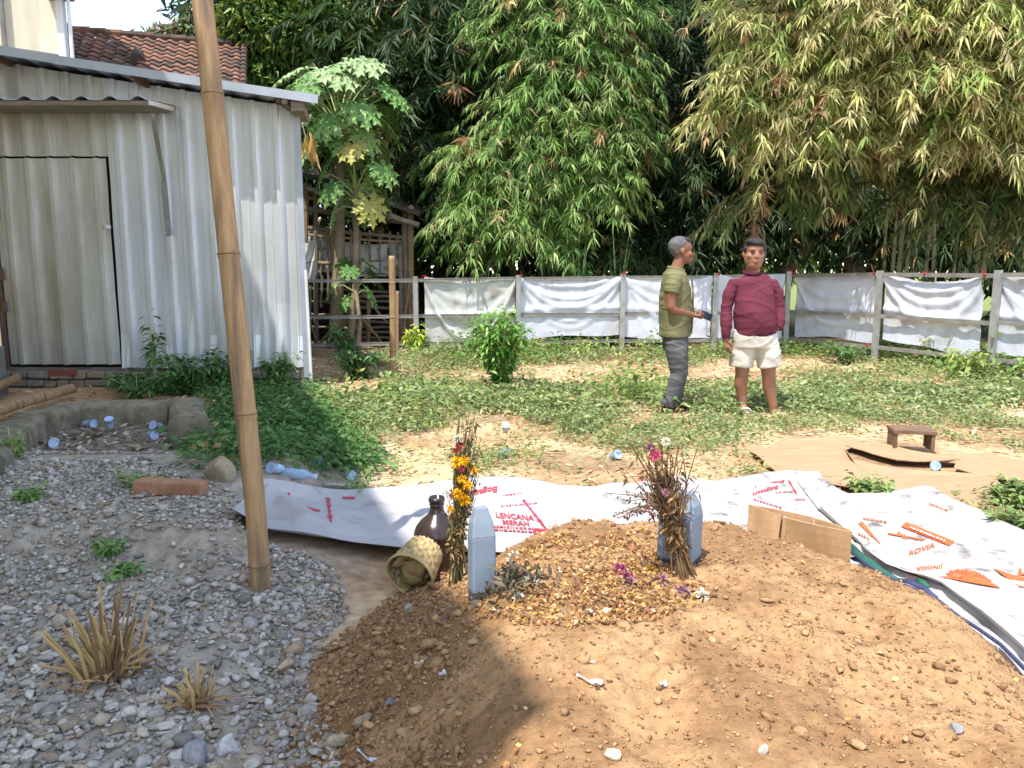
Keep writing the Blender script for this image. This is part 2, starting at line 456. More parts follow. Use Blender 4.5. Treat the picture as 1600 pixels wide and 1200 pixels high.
# ================================================================== PALE YELLOW BUILDING (left, casts the big shade)
m_yellow = mat('yellow_plaster', lin((220, 216, 182)), lin((204, 200, 166)), 1.2, .9, .25, 30, c3=lin((180, 172, 140)), s3=.8)
m_cream = mat('cream_plaster', lin((226, 218, 196)), lin((206, 198, 178)), .7, .9, .2, 25, stretch=(2, 2, .35), c3=lin((190, 180, 158)), s3=1.2)
m_grey = mat('cement_base', lin((150, 148, 142)), lin((120, 118, 112)), 4, .95, .5, 40)
m_glass = mat('dark_glass', (.03, .035, .04), rough=.08, spec=.6)
m_white = mat('white_paint', lin((232, 232, 230)), lin((212, 212, 210)), 3, .5)
A_ = np.array([-2.245, -1.3]); B_ = np.array([-6.1, 9.05]); BH = 9.0
nd = thing('yellow_building', 'tall pale yellow plastered building along the left edge of the yard', 'building', (-7, 3, 0))
def prism(poly, z0, z1):
    n = len(poly); V = [(x, y, z0) for x, y in poly] + [(x, y, z1) for x, y in poly]
    return V, [tuple(range(n - 1, -1, -1)), tuple(range(n, 2 * n))] + [(i, (i + 1) % n, n + (i + 1) % n, n + i) for i in range(n)]
foot = [tuple(A_), tuple(B_), (-13, 8.6), (-10, -3.6)]
foot = foot[::-1]
MB().add(prism(foot, .55, BH - .12)).build('wall', m_yellow, nd)
MB().add(prism([(-2.215, -1.33), (-10.05, -3.66), (-13.05, 8.66), (-6.03, 9.09)][::-1][::-1], -.3, .55)).build('plinth', m_grey, nd)
MB().add(prism([(-2.225, -1.32), (-10.2, -3.8), (-13.2, 8.7), (-6.05, 9.07)], BH - .12, BH)).build('roof_slab', m_grey, nd)
dv = (B_ - A_) / np.linalg.norm(B_ - A_); nv = np.array([dv[1], -dv[0]])
for fl in (1.2, 4.4, 6.6):
    for k in (2.8, 6.0, 9.0):
        c = A_ + dv * k + nv * .0
        ang = math.atan2(dv[1], dv[0])
        w = MB().add(box((c[0] + nv[0] * .02, c[1] + nv[1] * .02, fl + .7), (1.2, .06, 1.4), ang)).build('window', m_white, nd)
        for s in (-.29, .29):
            q = c + dv * s + nv * .04
            MB().add(box((q[0], q[1], fl + .7), (.5, .05, 1.25), ang)).build('pane', m_glass, w)

# ================================================================== ZINC SHED
D = 9.5
m_zinc = mat('zinc_sheet', lin((228, 230, 234)), lin((210, 212, 216)), 1.3, .32, .05, 12, metal=.45, stretch=(1.5, 1, .35), c3=lin((200, 198, 194)), s3=1.1, t3=(.5, .75), spec=.5)
m_zdoor = mat('zinc_door_sheet', lin((218, 217, 213)), lin((198, 196, 190)), 1.6, .36, .05, 12, metal=.42, stretch=(1.6, 1, .4), c3=lin((168, 158, 138)), s3=1.4, t3=(.45, .75), spec=.5)
m_zedge = mat('zinc_flashing', lin((196, 204, 218)), lin((176, 184, 198)), 3, .42, metal=.5, spec=.5)
m_dark = mat('dark_interior', (.012, .011, .010), rough=1)
m_rust = mat('rusty_steel', lin((120, 96, 78)), lin((90, 72, 62)), 8, .8, .3, 60)
m_wood = mat('grey_timber', lin((150, 138, 122)), lin((116, 104, 90)), 5, .9, .4, 50, stretch=(1, 1, 8))
x0 = float(P(10, 568, D)[0]); x1 = float(P(478, 572, D)[0]); zb = float(P(300, 574, D)[2])
zl = float(P(8, 92, D)[2]); zr = float(P(470, 168, D)[2])
def ztop(x): return zl + (zr - zl) * (x - x0) / (x1 - x0)
shed = thing('zinc_shed', 'shed clad in ribbed zinc sheets with a plain sheet door', 'shed', ((x0 + x1) / 2, D, 0))
PER = .272
def prof(x):
    t = (x % PER) / PER
    if t < .62: return .0 if not (.28 < t < .34) else -.010
    if t < .635: return -.055 * (t - .62) / .015
    if t < .80: return -.055
    if t < .815: return -.055 * (1 - (t - .80) / .015)
    return 0.
def rib_sheet(xa, xb, za, zb_fn, y, nz=6, dent=None, bend=0.0):
    xs = sorted(set([xa, xb] + [k * PER + t * PER for k in range(int(xa / PER) - 2, int(xb / PER) + 3) for t in (0, .28, .30, .33, .345, .62, .635, .80, .815) if xa < k * PER + t * PER < xb]))
    V = []; F = []; n = len(xs)
    for j in range(nz + 1):
        for x in xs:
            zt = zb_fn(x); z = za + (zt - za) * j / nz
            dy = bend * (1 - j / nz) ** 6 * (.5 + .5 * math.sin(x * 23)) if bend else 0
            w = .006 * math.sin(z * 2.3 + x * 5) + .004 * math.sin(x * 11 + z * 7)
            V.append((x, y + prof(x) + w - dy, z))
    for j in range(nz):
        for i in range(n - 1): F.append((j * n + i, j * n + i + 1, (j + 1) * n + i + 1, (j + 1) * n + i))
    return V, F
xd = float(P(190, 560, D)[0]); zd_t = float(P(165, 246, D)[2]); xdt = float(P(178, 400, D)[0])
xs_ = [x0, x0 + .8, xd + .02]
x = xd + .02
while x < x1 - .4: x += PER * 3; xs_.append(min(x, x1))
if xs_[-1] < x1: xs_.append(x1)
for i, (a, b) in enumerate(zip(xs_[:-1], xs_[1:])):
    over = b <= xd + .03
    za = zd_t + .012 if over else zb + random.uniform(-.015, .02)
    q = rib_sheet(a, b + .012, za, lambda x: ztop(x), D + (.003 if i % 2 else 0), 8, bend=0 if over else .05)
    obj('wall_sheet', q[0], q[1], m_zinc if not over else m_zdoor, shed)
door = rib_sheet(x0 + .06, xd - .012, zb + .04, lambda x: zd_t - .012, D - .006, 8)
dr = obj('door', door[0], door[1], m_zdoor, shed)
MB().add(box((xd - .02, D - .05, 1.42 + D * (425 - 357) / 1200), (.05, .03, .045))).build('latch', m_white, dr)
for zz in (.75, 1.15, 1.9): MB().add(box((x0 + .07, D - .045, zb + zz), (.06, .02, .14))).build('hinge', m_rust, dr)
MB().add(beam((x0 + .02, D - .02, zb - .1), (x0 + .02, D - .02, zd_t + .1), .05)).build('door_post', m_rust, shed)
# closed near-black body behind the sheets, standing in for the shade inside
xb_ = x1 - 1.6                      # the shed is not square: its right side runs back to the left
V = [(x0, D + .06, -.2), (x1 - .06, D + .06, -.2), (xb_ - .06, D + 4.2, -.2), (x0, D + 4.2, -.2), (x0, D + .06, ztop(x0) - .05), (x1 - .06, D + .06, zr - .05), (xb_ - .06, D + 4.2, zr - .05), (x0, D + 4.2, ztop(x0) - .05)]
obj('shade_backing', V, [(3, 2, 1, 0), (4, 5, 6, 7), (0, 1, 5, 4), (1, 2, 6, 5), (2, 3, 7, 6), (3, 0, 4, 7)], m_dark, shed)
# side wall on the right, corner strip
ys = []; V = []; F = []
y = D
while y < D + 4.2: ys += [y, y + .17, y + .19, y + .23, y + .25]; y += .272
for z in (zb - .05, zr): V += [(x1 + .002 - 1.6 * (yy - D) / 4.2 + (.03 if k % 5 in (2, 3) else 0), yy, z) for k, yy in enumerate(ys)]
n = len(ys); F = [(i, i + 1, n + i + 1, n + i) for i in range(n - 1)]
obj('wall_sheet', V, F, m_zinc, shed)
MB().add(beam((x1 + .02, D - .035, zb - .12), (x1 + .02, D - .035, zr - .02), .07, .012, up=(0, 1, 0))).build('corner_strip', m_zedge, shed)
MB().add(beam((x1 + .07, D - .03, zb - .25), (x1 + .05, D - .03, zb + 1.2), .03)).build('corner_post', m_white, shed)
# roof with overhang and flashing
OV = .40; xr = float(P(484, 160, D - OV)[0]) + .1; xl = x0 - 1.5
zf = lambda x: ztop(x) + .05
V = []; F = []
xs2 = np.arange(xl, xr, .07)
for k, xx in enumerate(xs2):
    dz = (.0, .012, .03, .012)[k % 4]
    V += [(xx, D - OV, zf(xx) + dz), (xx - 1.7 * max(0, (xx - x0) / (x1 - x0)), D + 4.4, zf(xx) + dz)]
F = [(2 * i, 2 * i + 2, 2 * i + 3, 2 * i + 1) for i in range(len(xs2) - 1)]
solidify(obj('roof_sheet', V, F, m_zedge, shed), .006)
a, b = (xl, D - OV - .012, zf(xl) + .015), (xr, D - OV - .012, zf(xr) + .015)
mid = tuple((np.array(a) * .52 + np.array(b) * .48))
MB().add(beam(a, mid, .012, .10)).build('flashing', m_zedge, shed)
MB().add(beam((mid[0] - .04, mid[1] - .008, mid[2] - .006), (b[0], b[1] - .008, b[2] - .006), .012, .095)).build('flashing', m_zedge, shed)
MB().add(beam((x1 - .02, D - OV, zf(x1) - .05), (x1 - .1, D + .3, zf(x1) - .05), .06, .08)).build('rafter', m_wood, shed)
MB().add(beam((x1 + .12, D - OV + .02, zf(xr) - .06), (x1 + .0, D + .3, zf(xr) - .06), .14, .10)).build('rafter', m_wood, shed)
for uu in (20, 230, 448): 
    xx = float(P(uu, 120, D)[0]); MB().add(beam((xx, D - OV + .02, zf(xx) - .05), (xx, D, zf(xx) - .05), .05, .07)).build('rafter', m_rust, shed)
# awning over the door with its strut and flat bar
ax0, ax1 = x0 - .6, float(P(246, 165, D - .5)[0]); za = float(P(120, 178, D)[2])
V = []; xs2 = np.arange(ax0, ax1 + .05, .045)
for k, xx in enumerate(xs2):
    dz = (0, 0, 0, .0, .03, .045, .03)[k % 7]
    V += [(xx, D - .62, za + .03 + dz), (xx, D - .03, za + .09 + dz)]
aw = obj('awning', V, [(2 * i, 2 * i + 2, 2 * i + 3, 2 * i + 1) for i in range(len(xs2) - 1)], m_zinc, shed); solidify(aw, .005)
m_soffit = mat('awning_board', lin((150, 146, 132)), lin((124, 120, 106)), 3, .9, .3, 30)
MB().add(box(((ax0 + ax1) / 2 - .03, D - .31, za + .01), (ax1 - ax0 - .08, .52, .02))).build('soffit', m_soffit, aw)
MB().add(beam((ax0, D - .585, za), (ax1 - .03, D - .585, za), .03, .05)).build('front_batten', m_wood, aw)
MB().add(beam((ax1 - .03, D - .61, za), (ax1 - .03, D - .04, za + .05), .04, .05)).build('side_batten', m_white, aw)
s0 = P(238, 178, D - .52); s1 = P(258, 290, D - .04)
MB().add(beam(s0, s1, .045, .03)).build('strut', m_grey, aw)
s0 = P(256, 284, D - .07); s1 = P(264, 368, D - .07)
MB().add(beam(s0, s1, .06, .03, up=(0, 1, 0))).build('bracket_bar', m_grey, shed)
# stone and brick footing under the sheets, each stone a part
m_foot = mat('footing_mortar', lin((132, 124, 112)), lin((104, 98, 88)), 6, 1, .8, 30)
m_fst = [mat('footing_stone_grey', lin((150, 140, 126)), lin((116, 108, 98)), 9, .95, .7, 40), mat('footing_stone_tan', lin((164, 148, 124)), lin((130, 116, 98)), 9, .95, .7, 40)]
m_brick = mat('old_brick', lin((150, 84, 66)), lin((118, 72, 58)), 12, .95, .5, 60)
foot = thing('shed_footing', 'low footing of rough mortared stones under the zinc shed', 'stone footing', ((x0 + x1) / 2, D, 0))
MB().add(box(((x0 + x1) / 2, D + .05, .02), (x1 - x0, .16, (zb - .02) * 2 + .0))).build('mortar_core', m_foot, foot)
zrow = -.1
for row in range(4):
    h = .105
    x = x0 + random.uniform(-.1, .05)
    while x < x1 - .1:
        w = random.uniform(.14, .36)
        if zrow + h < zb + .02:
            bm = MB().add(box((x + w / 2, D - .06 + random.uniform(-.02, .015), zrow + h / 2), (w - .02, .12, h - .014 + random.uniform(-.015, .004)), random.uniform(-.05, .05)))
            bm.V = [(a + random.uniform(-.012, .012), b + random.uniform(-.012, .012), c + random.uniform(-.01, .01)) for a, b, c in bm.V]
            q = bm.build('stone', random.choice(m_fst), foot); bevel(q, .014, 2)
        x += w
    zrow += h
MB().add(box((float(P(108, 577, D)[0]), D - .13, zb - .045), (.32, .05, .06), .03)).build('brick', m_brick, foot)

# ================================================================== HOUSES BEHIND THE SHED
cb = thing('cream_building', 'cream plastered upper storey rising behind the zinc shed', 'building', (-8.5, 12.5, 0))
cx = float(P(98, 60, 12)[0])
MB().add(prism([(cx, 12), (cx - 3.2, 16.5), (cx - 9, 16.5), (cx - 6, 12)], 0, 9.4)).build('wall', m_cream, cb)
MB().add(box((cx + .02, 11.97, 4.6), (.10, .10, 9.4))).build('corner_pillar', m_white, cb)
MB().add(tube([(cx + .15, 11.95, 0), (cx + .15, 11.95, 9.5)], .028, 8)).build('drain_pipe', m_white, cb)
MB().add(tube([(float(P(3, 40, 11.9)[0]), 11.93, 0), (float(P(3, 40, 11.9)[0]), 11.93, 9.5)], .04, 8)).build('drain_pipe', m_grey, cb)
MB().add(box((cx + .02, 11.9, float(P(100, -2, 12)[2])), (.35, .3, .05))).build('eave_corner', m_brick, cb)
R0 = P(60, 46, 16.0); R1 = P(382, 77, 17.1); R1[2] = R0[2] - .04
th = thing('tile_house', 'house with an old red clay tile roof behind the shed', 'house', (float(R0[0]), 17, 0))
rd = (R1 - R0); rl = np.linalg.norm(rd); rd /= rl
perp = np.array([rd[1], -rd[0], 0]); perp /= np.linalg.norm(perp)      # toward the camera
slope = unit(perp * math.cos(R(33)) + np.array([0, 0, -math.sin(R(33))]))
nrm = np.cross(rd, slope); nrm *= np.sign(nrm[2])
MBw = MB().add(([R0 - [0, 0, .25], R1 - [0, 0, .25], R1 + perp * 2.6 - [0, 0, 2.0], R0 + perp * 2.6 - [0, 0, 2.0], R0 - perp * 2.6 - [0, 0, 2.0], R1 - perp * 2.6 - [0, 0, 2.0]], [(0, 1, 2, 3), (1, 0, 4, 5), (0, 3, 4), (1, 5, 2)]))
m_attic = mat('dark_attic_boards', lin((70, 58, 50)), lin((50, 42, 38)), 6, .95)
roof = MBw.build('roof', m_attic, th)
pw = (R0 + R1) / 2
MB().add(box((pw[0] - .2, pw[1], (pw[2] - 2.0) / 2), (rl + .3, 4.6, pw[2] - 2.0), math.atan2(rd[1], rd[0]))).build('wall', m_cream, th)
tc_ = [mat('clay_tile_%s' % nme, lin(a), lin(b), 7, .9, .5, 40, c3=lin((74, 62, 56)), s3=5, t3=(.45, .68)) for nme, a, b in (('orange', (150, 108, 88), (126, 90, 74)), ('brown', (122, 92, 78), (102, 78, 68)), ('dark', (94, 78, 70), (78, 66, 60)))]
tw, tl = .215, .215
def tile_mesh(m):
    V = []; F = []
    k = 7
    for j in (0, 1):
        for i in range(k):
            t = i / (k - 1); z = .022 * math.sin(t * 6.28 * .95 + .5)
            V.append(rd * (t * tw * 1.06) + slope * (j * tl * 1.25) + nrm * (z + .035 * j))
    for i in range(k - 1): F.append((i, i + 1, k + i + 1, k + i))
    nb = len(V)
    V += [v - nrm * .02 for v in V[:nb]]
    F += [tuple(nb + q for q in f[::-1]) for f in F[:k - 1]]
    for i in range(k - 1): F.append((k + i, k + i + 1, nb + k + i + 1, nb + k + i))
    return make_mesh('tile', V, F, m)
tms = [tile_mesh(m) for m in tc_]
ncol = int(rl / tw) + 1
for r_ in range(10):
    for c_ in range(ncol):
        q = R0 + rd * (c_ * tw) + slope * (r_ * tl - .03 + random.uniform(-.012, .012)) + nrm * (.02 + random.uniform(-.004, .008))
        t = bpy.data.objects.new('tile', random.choices(tms, (5, 3, 1.6))[0]); col.objects.link(t); t.parent = roof
        t.location = q - W[roof.name]
q = R0 + rd * (rl * .50) + slope * (6 * tl) + nrm * .1
MB().add(tube([q - slope * .12, q + slope * .16], .11, 10)).build('vent_tile', tc_[2], roof)
for k in range(int(rl / .3)):
    a = R0 + rd * (k * .3 - .02) + np.array([0, 0, .05 + random.uniform(-.006, .006)]); b = a + rd * .33 + np.array([0, 0, .012])
    MB().add(tube([a, b], [.075, .085], 8)).build('ridge_tile', random.choice(tc_), roof)
for k in range(11):
    a = R1 + slope * (k * .22) + nrm * .06
    MB().add(tube([a, a + slope * .25 + nrm * .02], [.06, .07], 8)).build('verge_tile', random.choice(tc_[1:]), roof)

# ================================================================== FENCE
m_galv = mat('galvanised_steel', lin((176, 176, 172)), lin((150, 150, 146)), 6, .55, .1, 30, metal=.4, spec=.5, c3=lin((150, 132, 110)), s3=3, t3=(.58, .75))
m_rail = mat('fence_rail_steel', lin((164, 160, 154)), lin((130, 124, 116)), 5, .6, .1, 30, metal=.4, spec=.4)
FY = 13.7; FT = 1.40
def gz(x, y): return float(H(np.array([x]), np.array([y]))[0])
def px2fence(u, y=FY): return float(P(u, 480, y)[0])
def fence_run(name, label, pts, tops, gaps=()):
    c = np.mean(np.array(pts), 0)
    f = thing(name, label, 'fence', (c[0], c[1], 0))
    ang = math.atan2(pts[-1][1] - pts[0][1], pts[-1][0] - pts[0][0])
    for k, (x, y) in enumerate(pts):
        if k in gaps: continue
        z0 = gz(x, y) - .1
        p = MB().add(box((x, y - .03, (z0 + tops[k] + .02) / 2), (.085, .06, tops[k] + .02 - z0), ang)).build('post', m_galv, f)
    for k in range(len(pts) - 1):
        (xa, ya), (xb, yb) = pts[k], pts[k + 1]
        for zr_, dz in ((FT - .05, 0), (.70, .01), (.22, 0)):
            sag = random.uniform(-.012, .012)
            a = (xa, ya + .015, zr_ + (tops[k] - FT) + dz + sag); b = (xb, yb + .015, zr_ + (tops[k + 1] - FT) + dz - sag)
            q = MB().add(beam(a, b, .03, .052)); q.add(beam((a[0], a[1] - .016, a[2] + .028), (b[0], b[1] - .016, b[2] + .028), .012, .012))
            q.build('rail', m_rail, f)
    return f
bu = [470, 650, 810, 973, 1118, 1232]
bpts = [(px2fence(u), FY + (.02 * k)) for k, u in enumerate(bu)]
btop = [1.30, 1.325, 1.345, 1.365, 1.38, 1.41]
fence_b = fence_run('metal_fence', 'three rail steel fence across the back of the yard', bpts, btop)
rpts = [bpts[-1]] + [(float(P(u, 480, d)[0]), d) for u, d in ((1370, 12.05), (1553, 10.35), (1790, 8.8))]
rpts[0] = (bpts[-1][0] + .06, bpts[-1][1] - .02)
fence_r = fence_run('metal_fence', 'three rail steel fence along the right side of the yard', rpts, [1.41, 1.42, 1.425, 1.43], gaps=(0,))
# hung sheets
m_tarp = mat('white_plastic_sheet', lin((212, 215, 224)), lin((194, 198, 210)), 2.5, .45, .25, 18, c3=lin((184, 182, 182)), s3=2.2, spec=.4)
m_tarpd = mat('dirty_plastic_sheet', lin((204, 204, 199)), lin((180, 180, 174)), 3.5, .5, .3, 18, c3=lin((146, 134, 116)), s3=2.6, t3=(.56, .72), spec=.4)
m_red = mat('red_string', lin((176, 40, 44)), rough=.7)
def hang(label, A, B, ztA, ztB, zbA, zbB, m, seed, amp=.05, dip=.06, off=.05):
    A = np.array(A); B = np.array(B); d = (B - A) / np.linalg.norm(B - A); nn = np.array([-d[1], d[0]]); L = np.linalg.norm(B - A)
    r_ = random.Random(seed); folds = [(r_.uniform(.2, .8), r_.uniform(.6, 1.3), r_.uniform(.3, 1)) for _ in range(5)]
    def fn(s, t):
        zt = ztA + (ztB - ztA) * s - dip * (4 * s * (1 - s)) ** 1.5 - .015 * abs(math.sin(s * 9 + seed)); zb_ = zbA + (zbB - zbA) * s + .025 * math.sin(s * 7 + seed)
        z = zb_ + (zt - zb_) * t
        w = 0
        tt = 1 - t
        for k, (c, a, b) in enumerate(folds):       # catenary folds slung from the two top corners
            depth = (.12 + .17 * k) * (4 * s * (1 - s)) * a + .03 * k
            w += amp * .55 * b * math.exp(-((tt - depth) / .055) ** 2)
        w += amp * .5 * (float(fbm(s * 5 * L, t * 3, seed)) - .5) + amp * .25 * math.sin(s * 40 * L / 2 + 5 * float(vnoise(s * 4, t * 3, seed))) * max(0, .6 - abs(t - .5))
        w += amp * .5 * math.exp(-((t - .48) / .06) ** 2)
        y = off - w * 1.2
        p = A + d * (s * L) + nn * y
        return (p[0], p[1], z)
    V, F = grid(60, 44, fn)
    o = obj('hanging_sheet', V, F, m, smooth=True, loc=((A[0] + B[0]) / 2, (A[1] + B[1]) / 2, zbA))
    return tag(o, label, 'tarpaulin', 'plastic sheets tied to the fence')
def on_back(u): return (px2fence(u), FY + .04)
hang('dirty stained white sheet, leftmost on the back fence behind the shrub', on_back(663), on_back(805), 1.33, 1.34, .05, .10, m_tarpd, 3, .06, .04)
hang('clean white sheet hung slack on the back fence right of the stained sheet', on_back(814), on_back(969), 1.33, 1.35, .22, .32, m_tarp, 5, .05, .03)
hang('white sheet on the back fence just left of the man in olive', on_back(977), on_back(1113), 1.345, 1.37, .24, .22, m_tarp, 8, .045, .02)
hang('white sheet on the back fence seen between the two men', on_back(1119), on_back(1226), 1.37, 1.40, .24, .24, m_tarp, 12, .04, .02)
def on_side(k, s):
    a, b = np.array(rpts[k]), np.array(rpts[k + 1]); return tuple(a + (b - a) * s + np.array([.02, .03]))
hang('white sheet on the side fence right beside the man in maroon', on_side(0, .04), on_side(0, .96), 1.38, 1.39, .30, .32, m_tarp, 17, .04, .02)
hang('torn white sheet with slanting muddy hem on the side fence', on_side(1, .05), on_side(1, .90), 1.39, 1.36, .40, .20, m_tarp, 23, .06, .09)
hang('white sheet at the right edge of the photo on the side fence', on_side(2, .03), on_side(2, .97), 1.40, 1.40, .35, .30, m_tarp, 29, .06, .03)
def knot(p, label):
    p = np.array(p); q = MB().add(ellip(p, (.018, .016, .02), 8, 6))
    for k in range(3):
        e = p + [random.uniform(-.11, .11), random.uniform(-.03, .03), random.uniform(-.05, .08)]
        q.add(tube([p, (p + e) / 2 + [0, 0, .02], e], [.007, .005, .003], 5))
    tag(q.build('red_string_tie', m_red), label, 'string tie', 'red string ties on the fence')
for u, lab in ((666, 'red string tie at the left corner of the stained sheet'), (815, 'red string tie on the post right of the stained sheet'), (973, 'red string tie on top of the back fence left of the olive man'), (1120, 'red string tie on the rail between the two men')):
    knot((px2fence(u), FY - .02, 1.34 + (u - 660) * .0001), lab)
for k, s, z, lab in ((0, .02, 1.40, 'red string tie at the corner beside the man in maroon'), (0, .95, 1.40, 'red string tie on top rail left of the middle side post'), (1, .42, 1.40, 'long loose red string tie above the torn sheet'), (1, .91, 1.38, 'red string tie at the upper right corner of torn sheet'), (0, .93, .27, 'red string tie low down by the middle side post'), (1, .88, .22, 'red string tie at the bottom corner of torn sheet')):
    x, y = on_side(k, s); knot((x - .03, y - .05, z), lab)

# ================================================================== BAMBOO HUT BEHIND THE FENCE
m_bam = mat('weathered_bamboo', lin((172, 146, 108)), lin((130, 108, 80)), 5, .7, .25, 40, stretch=(1, 1, 5))
m_bamg = mat('grey_bamboo', lin((146, 134, 116)), lin((104, 94, 80)), 5, .8, .3, 40, stretch=(1, 1, 5))
m_gsheet = mat('grey_plastic_sheet', lin((206, 204, 200)), lin((176, 174, 172)), 3, .5, .4, 12, spec=.4)
hut = thing('bamboo_hut', 'old open bamboo hut with lattice sides beside the shed', 'hut', (float(P(560, 500, 15)[0]), 15.2, 0))
HD = 15.0
def bp(a, b, r=.03, da=HD, db=None, m=None, name='pole', par=None):
    A = P(a[0], a[1], da); B = P(b[0], b[1], db or da)
    n = 6; pts = [A + (B - A) * k / n + np.array([random.uniform(-.012, .012), 0, random.uniform(-.012, .012)]) * (0 < k < n) for k in range(n + 1)]
    return MB().add(tube(pts, [r * random.uniform(.93, 1.07) for _ in pts], 7)).build(name, m or random.choice((m_bam, m_bamg)), par or hut)
for u, t, b, r in ((478, 285, 560, .05), (493, 300, 560, .045), (632, 345, 555, .06), (640, 330, 555, .045), (643, 322, 555, .05), (520, 330, 555, .04), (575, 470, 555, .04)):
    bp((u, t), (u + 1, b), r, name='post')
for a, b, r in (((470, 325), (648, 349), .055), ((466, 355), (645, 372), .035), ((470, 366), (645, 380), .025), ((600, 418), (642, 416), .03), ((560, 425), (640, 432), .02), ((468, 307), (600, 330), .04), ((630, 338), (645, 322), .06), ((475, 412), (520, 410), .03)):
    bp(a, b, r, name='rail')
for u in (500, 512, 524, 548, 562, 577, 593, 609, 622): bp((u, 355 + (u - 500) * .06), (u + 1, 430), .02, name='lattice_bar')
for v in (455, 463, 471, 480, 503, 511, 519, 527, 534): bp((560, v), (640, v + 1), .028, HD + .3, m=m_bamg, name='slat')
for v in (450, 470, 490, 510): bp((470, v), (545, v + 3), .022, HD + .4, m=m_bamg, name='slat')
for a, b in (((565, 495), (600, 540)), ((560, 450), (605, 505)), ((480, 495), (500, 545)), ((490, 550), (525, 505)), ((508, 548), (518, 508)), ((640, 440), (630, 520)), ((503, 430), (502, 480)), ((513, 430), (513, 475)), ((486, 445), (484, 520)), ((492, 470), (494, 515)), ((530, 400), (550, 420))):
    bp(a, b, .024, HD - .25, name='leaning_stick')
for k in range(9): bp((462 + k * 2, 288 + k * 1.5), (655, 352 + k * .8), .05, HD - .4 + k * .35, HD - .4 + k * .35, m_bamg, 'roof_pole')
V, F = grid(8, 4, lambda s, t: tuple(P(455 + 200 * s, 278 + 68 * s - 2 * t, HD - .4) + np.array([0, 3.4 * t, .12 + .5 * t])))
solidify(obj('roof_cover', V, F, mat('old_roof_felt', lin((92, 84, 76)), lin((66, 60, 56)), 5, .95, .5, 20), hut), .03)
def shsheet(u0, v0, u1, v1, d, seed, sag=10):
    def fn(s, t):
        p = P(u0 + (u1 - u0) * s, v0 + (v1 - v0) * t - sag * 4 * s * (1 - s) * (t < .5) * -1, d)
        p[1] += .10 * (float(fbm(s * 4, t * 4, seed)) - .5) + .05 * math.sin(7 * s + 9 * t * s)
        return tuple(p)
    return grid(26, 20, fn)
for k, q in enumerate(((520, 372, 640, 432), (468, 345, 532, 425), (466, 370, 492, 440))):
    V, F = shsheet(*q, HD + (.12, .1, -.3)[k], 40 + k); obj('plastic_sheet', V, F, m_gsheet, hut, smooth=True)
MB().add(box(P(555, 500, HD + 2.2), (3.4, .05, 2.6))).build('back_wall', mat('dark_woven_wall', lin((70, 58, 46)), lin((44, 38, 32)), 8, .95, .5, 30), hut)
MB().add(box(P(640, 470, HD + 1.0), (.06, 2.4, 2.2))).build('side_wall', m_bamg, hut)

# short stake in front of the fence, and a slim one beside it
def bamboo_pole(pts, r, nodes, name, label, m, cat_='bamboo pole'):
    """a culm with swollen node rings; pts polyline, r start/end radius, nodes = fractions"""
    pts = [np.array(p, float) for p in pts]
    f = thing(name, label, cat_, pts[0])
    fr = sorted(set(list(np.linspace(0, 1, 40)) + [n + d for n in nodes for d in (-.006, -.003, 0, .003, .006) if 0 <= n + d <= 1]))
    seg = [np.linalg.norm(pts[i + 1] - pts[i]) for i in range(len(pts) - 1)]; tot = sum(seg)
    def at(t):
        s = t * tot
        for i, l in enumerate(seg):
            if s <= l or i == len(seg) - 1: return pts[i] + (pts[i + 1] - pts[i]) * (s / l)
            s -= l
    P_ = []; Rr = []
    for t in fr:
        rr = r[0] + (r[1] - r[0]) * t
        dmin = min([abs(t - n) for n in nodes] + [1])
        rr *= 1 + (.07 if dmin < .0035 else (-.015 if dmin < .007 else 0))
        P_.append(at(t)); Rr.append(rr)
    obj('culm', *tube(P_, Rr, 18), m, f, smooth=True)
    for n in nodes:
        rr = r[0] + (r[1] - r[0]) * n; c = at(n); d = unit(at(min(1, n + .01)) - at(max(0, n - .01)))
        obj('node_ring', *tube([c - d * .006, c + d * .002, c + d * .007], [rr * 1.03, rr * 1.10, rr * 1.02], 18), m_node, f, smooth=True)
    return f
m_node = mat('bamboo_node', lin((126, 92, 60)), lin((96, 70, 48)), 20, .8, .3, 80)
m_pole = mat('tan_bamboo', lin((190, 156, 114)), lin((152, 118, 82)), 6, .6, .35, 60, stretch=(7, 7, .6), c3=lin((116, 98, 80)), s3=2.2, t3=(.48, .68), spec=.35)
m_stake = mat('orange_bamboo_stake', lin((174, 142, 104)), lin((144, 114, 82)), 6, .7, .2, 60, stretch=(3, 3, .6))
b0 = G(np.array([408.]), np.array([918.]))[0]; PD = b0[1]
b0[2] -= .25
pts = [b0, P(400, 800, PD), P(358, 400, PD + .04), P(331, 140, PD + .1), P(316, 0, PD + .14), P(296, -180, PD + .2)]
nd_ = [np.linalg.norm(np.array(pts[0]) - P(u, v, PD)) for u, v in ((405, 882), (388, 648), (357, 397), (330, 138))]
tot = sum(np.linalg.norm(np.array(pts[i + 1]) - np.array(pts[i])) for i in range(5))
bamboo_pole(pts, (.043, .041), [n / tot for n in nd_] + [.98], 'bamboo_pole', 'thick tan bamboo pole standing upright in the gravel', m_pole)
s0 = G(np.array([614.]), np.array([588.]))[0]
bamboo_pole([s0 - [0, 0, .2], P(614, 500, s0[1]), P(612, 400, s0[1] + .02)], (.05, .042), [.3, .55, .8], 'bamboo_stake', 'short split bamboo stake standing in front of the back fence', m_stake)
bamboo_pole([P(621, 560, 13.2), P(621, 455, 13.2)], (.03, .028), [.5], 'bamboo_stake', 'slim bamboo stake at the fence just behind the thicker stake', m_stake)

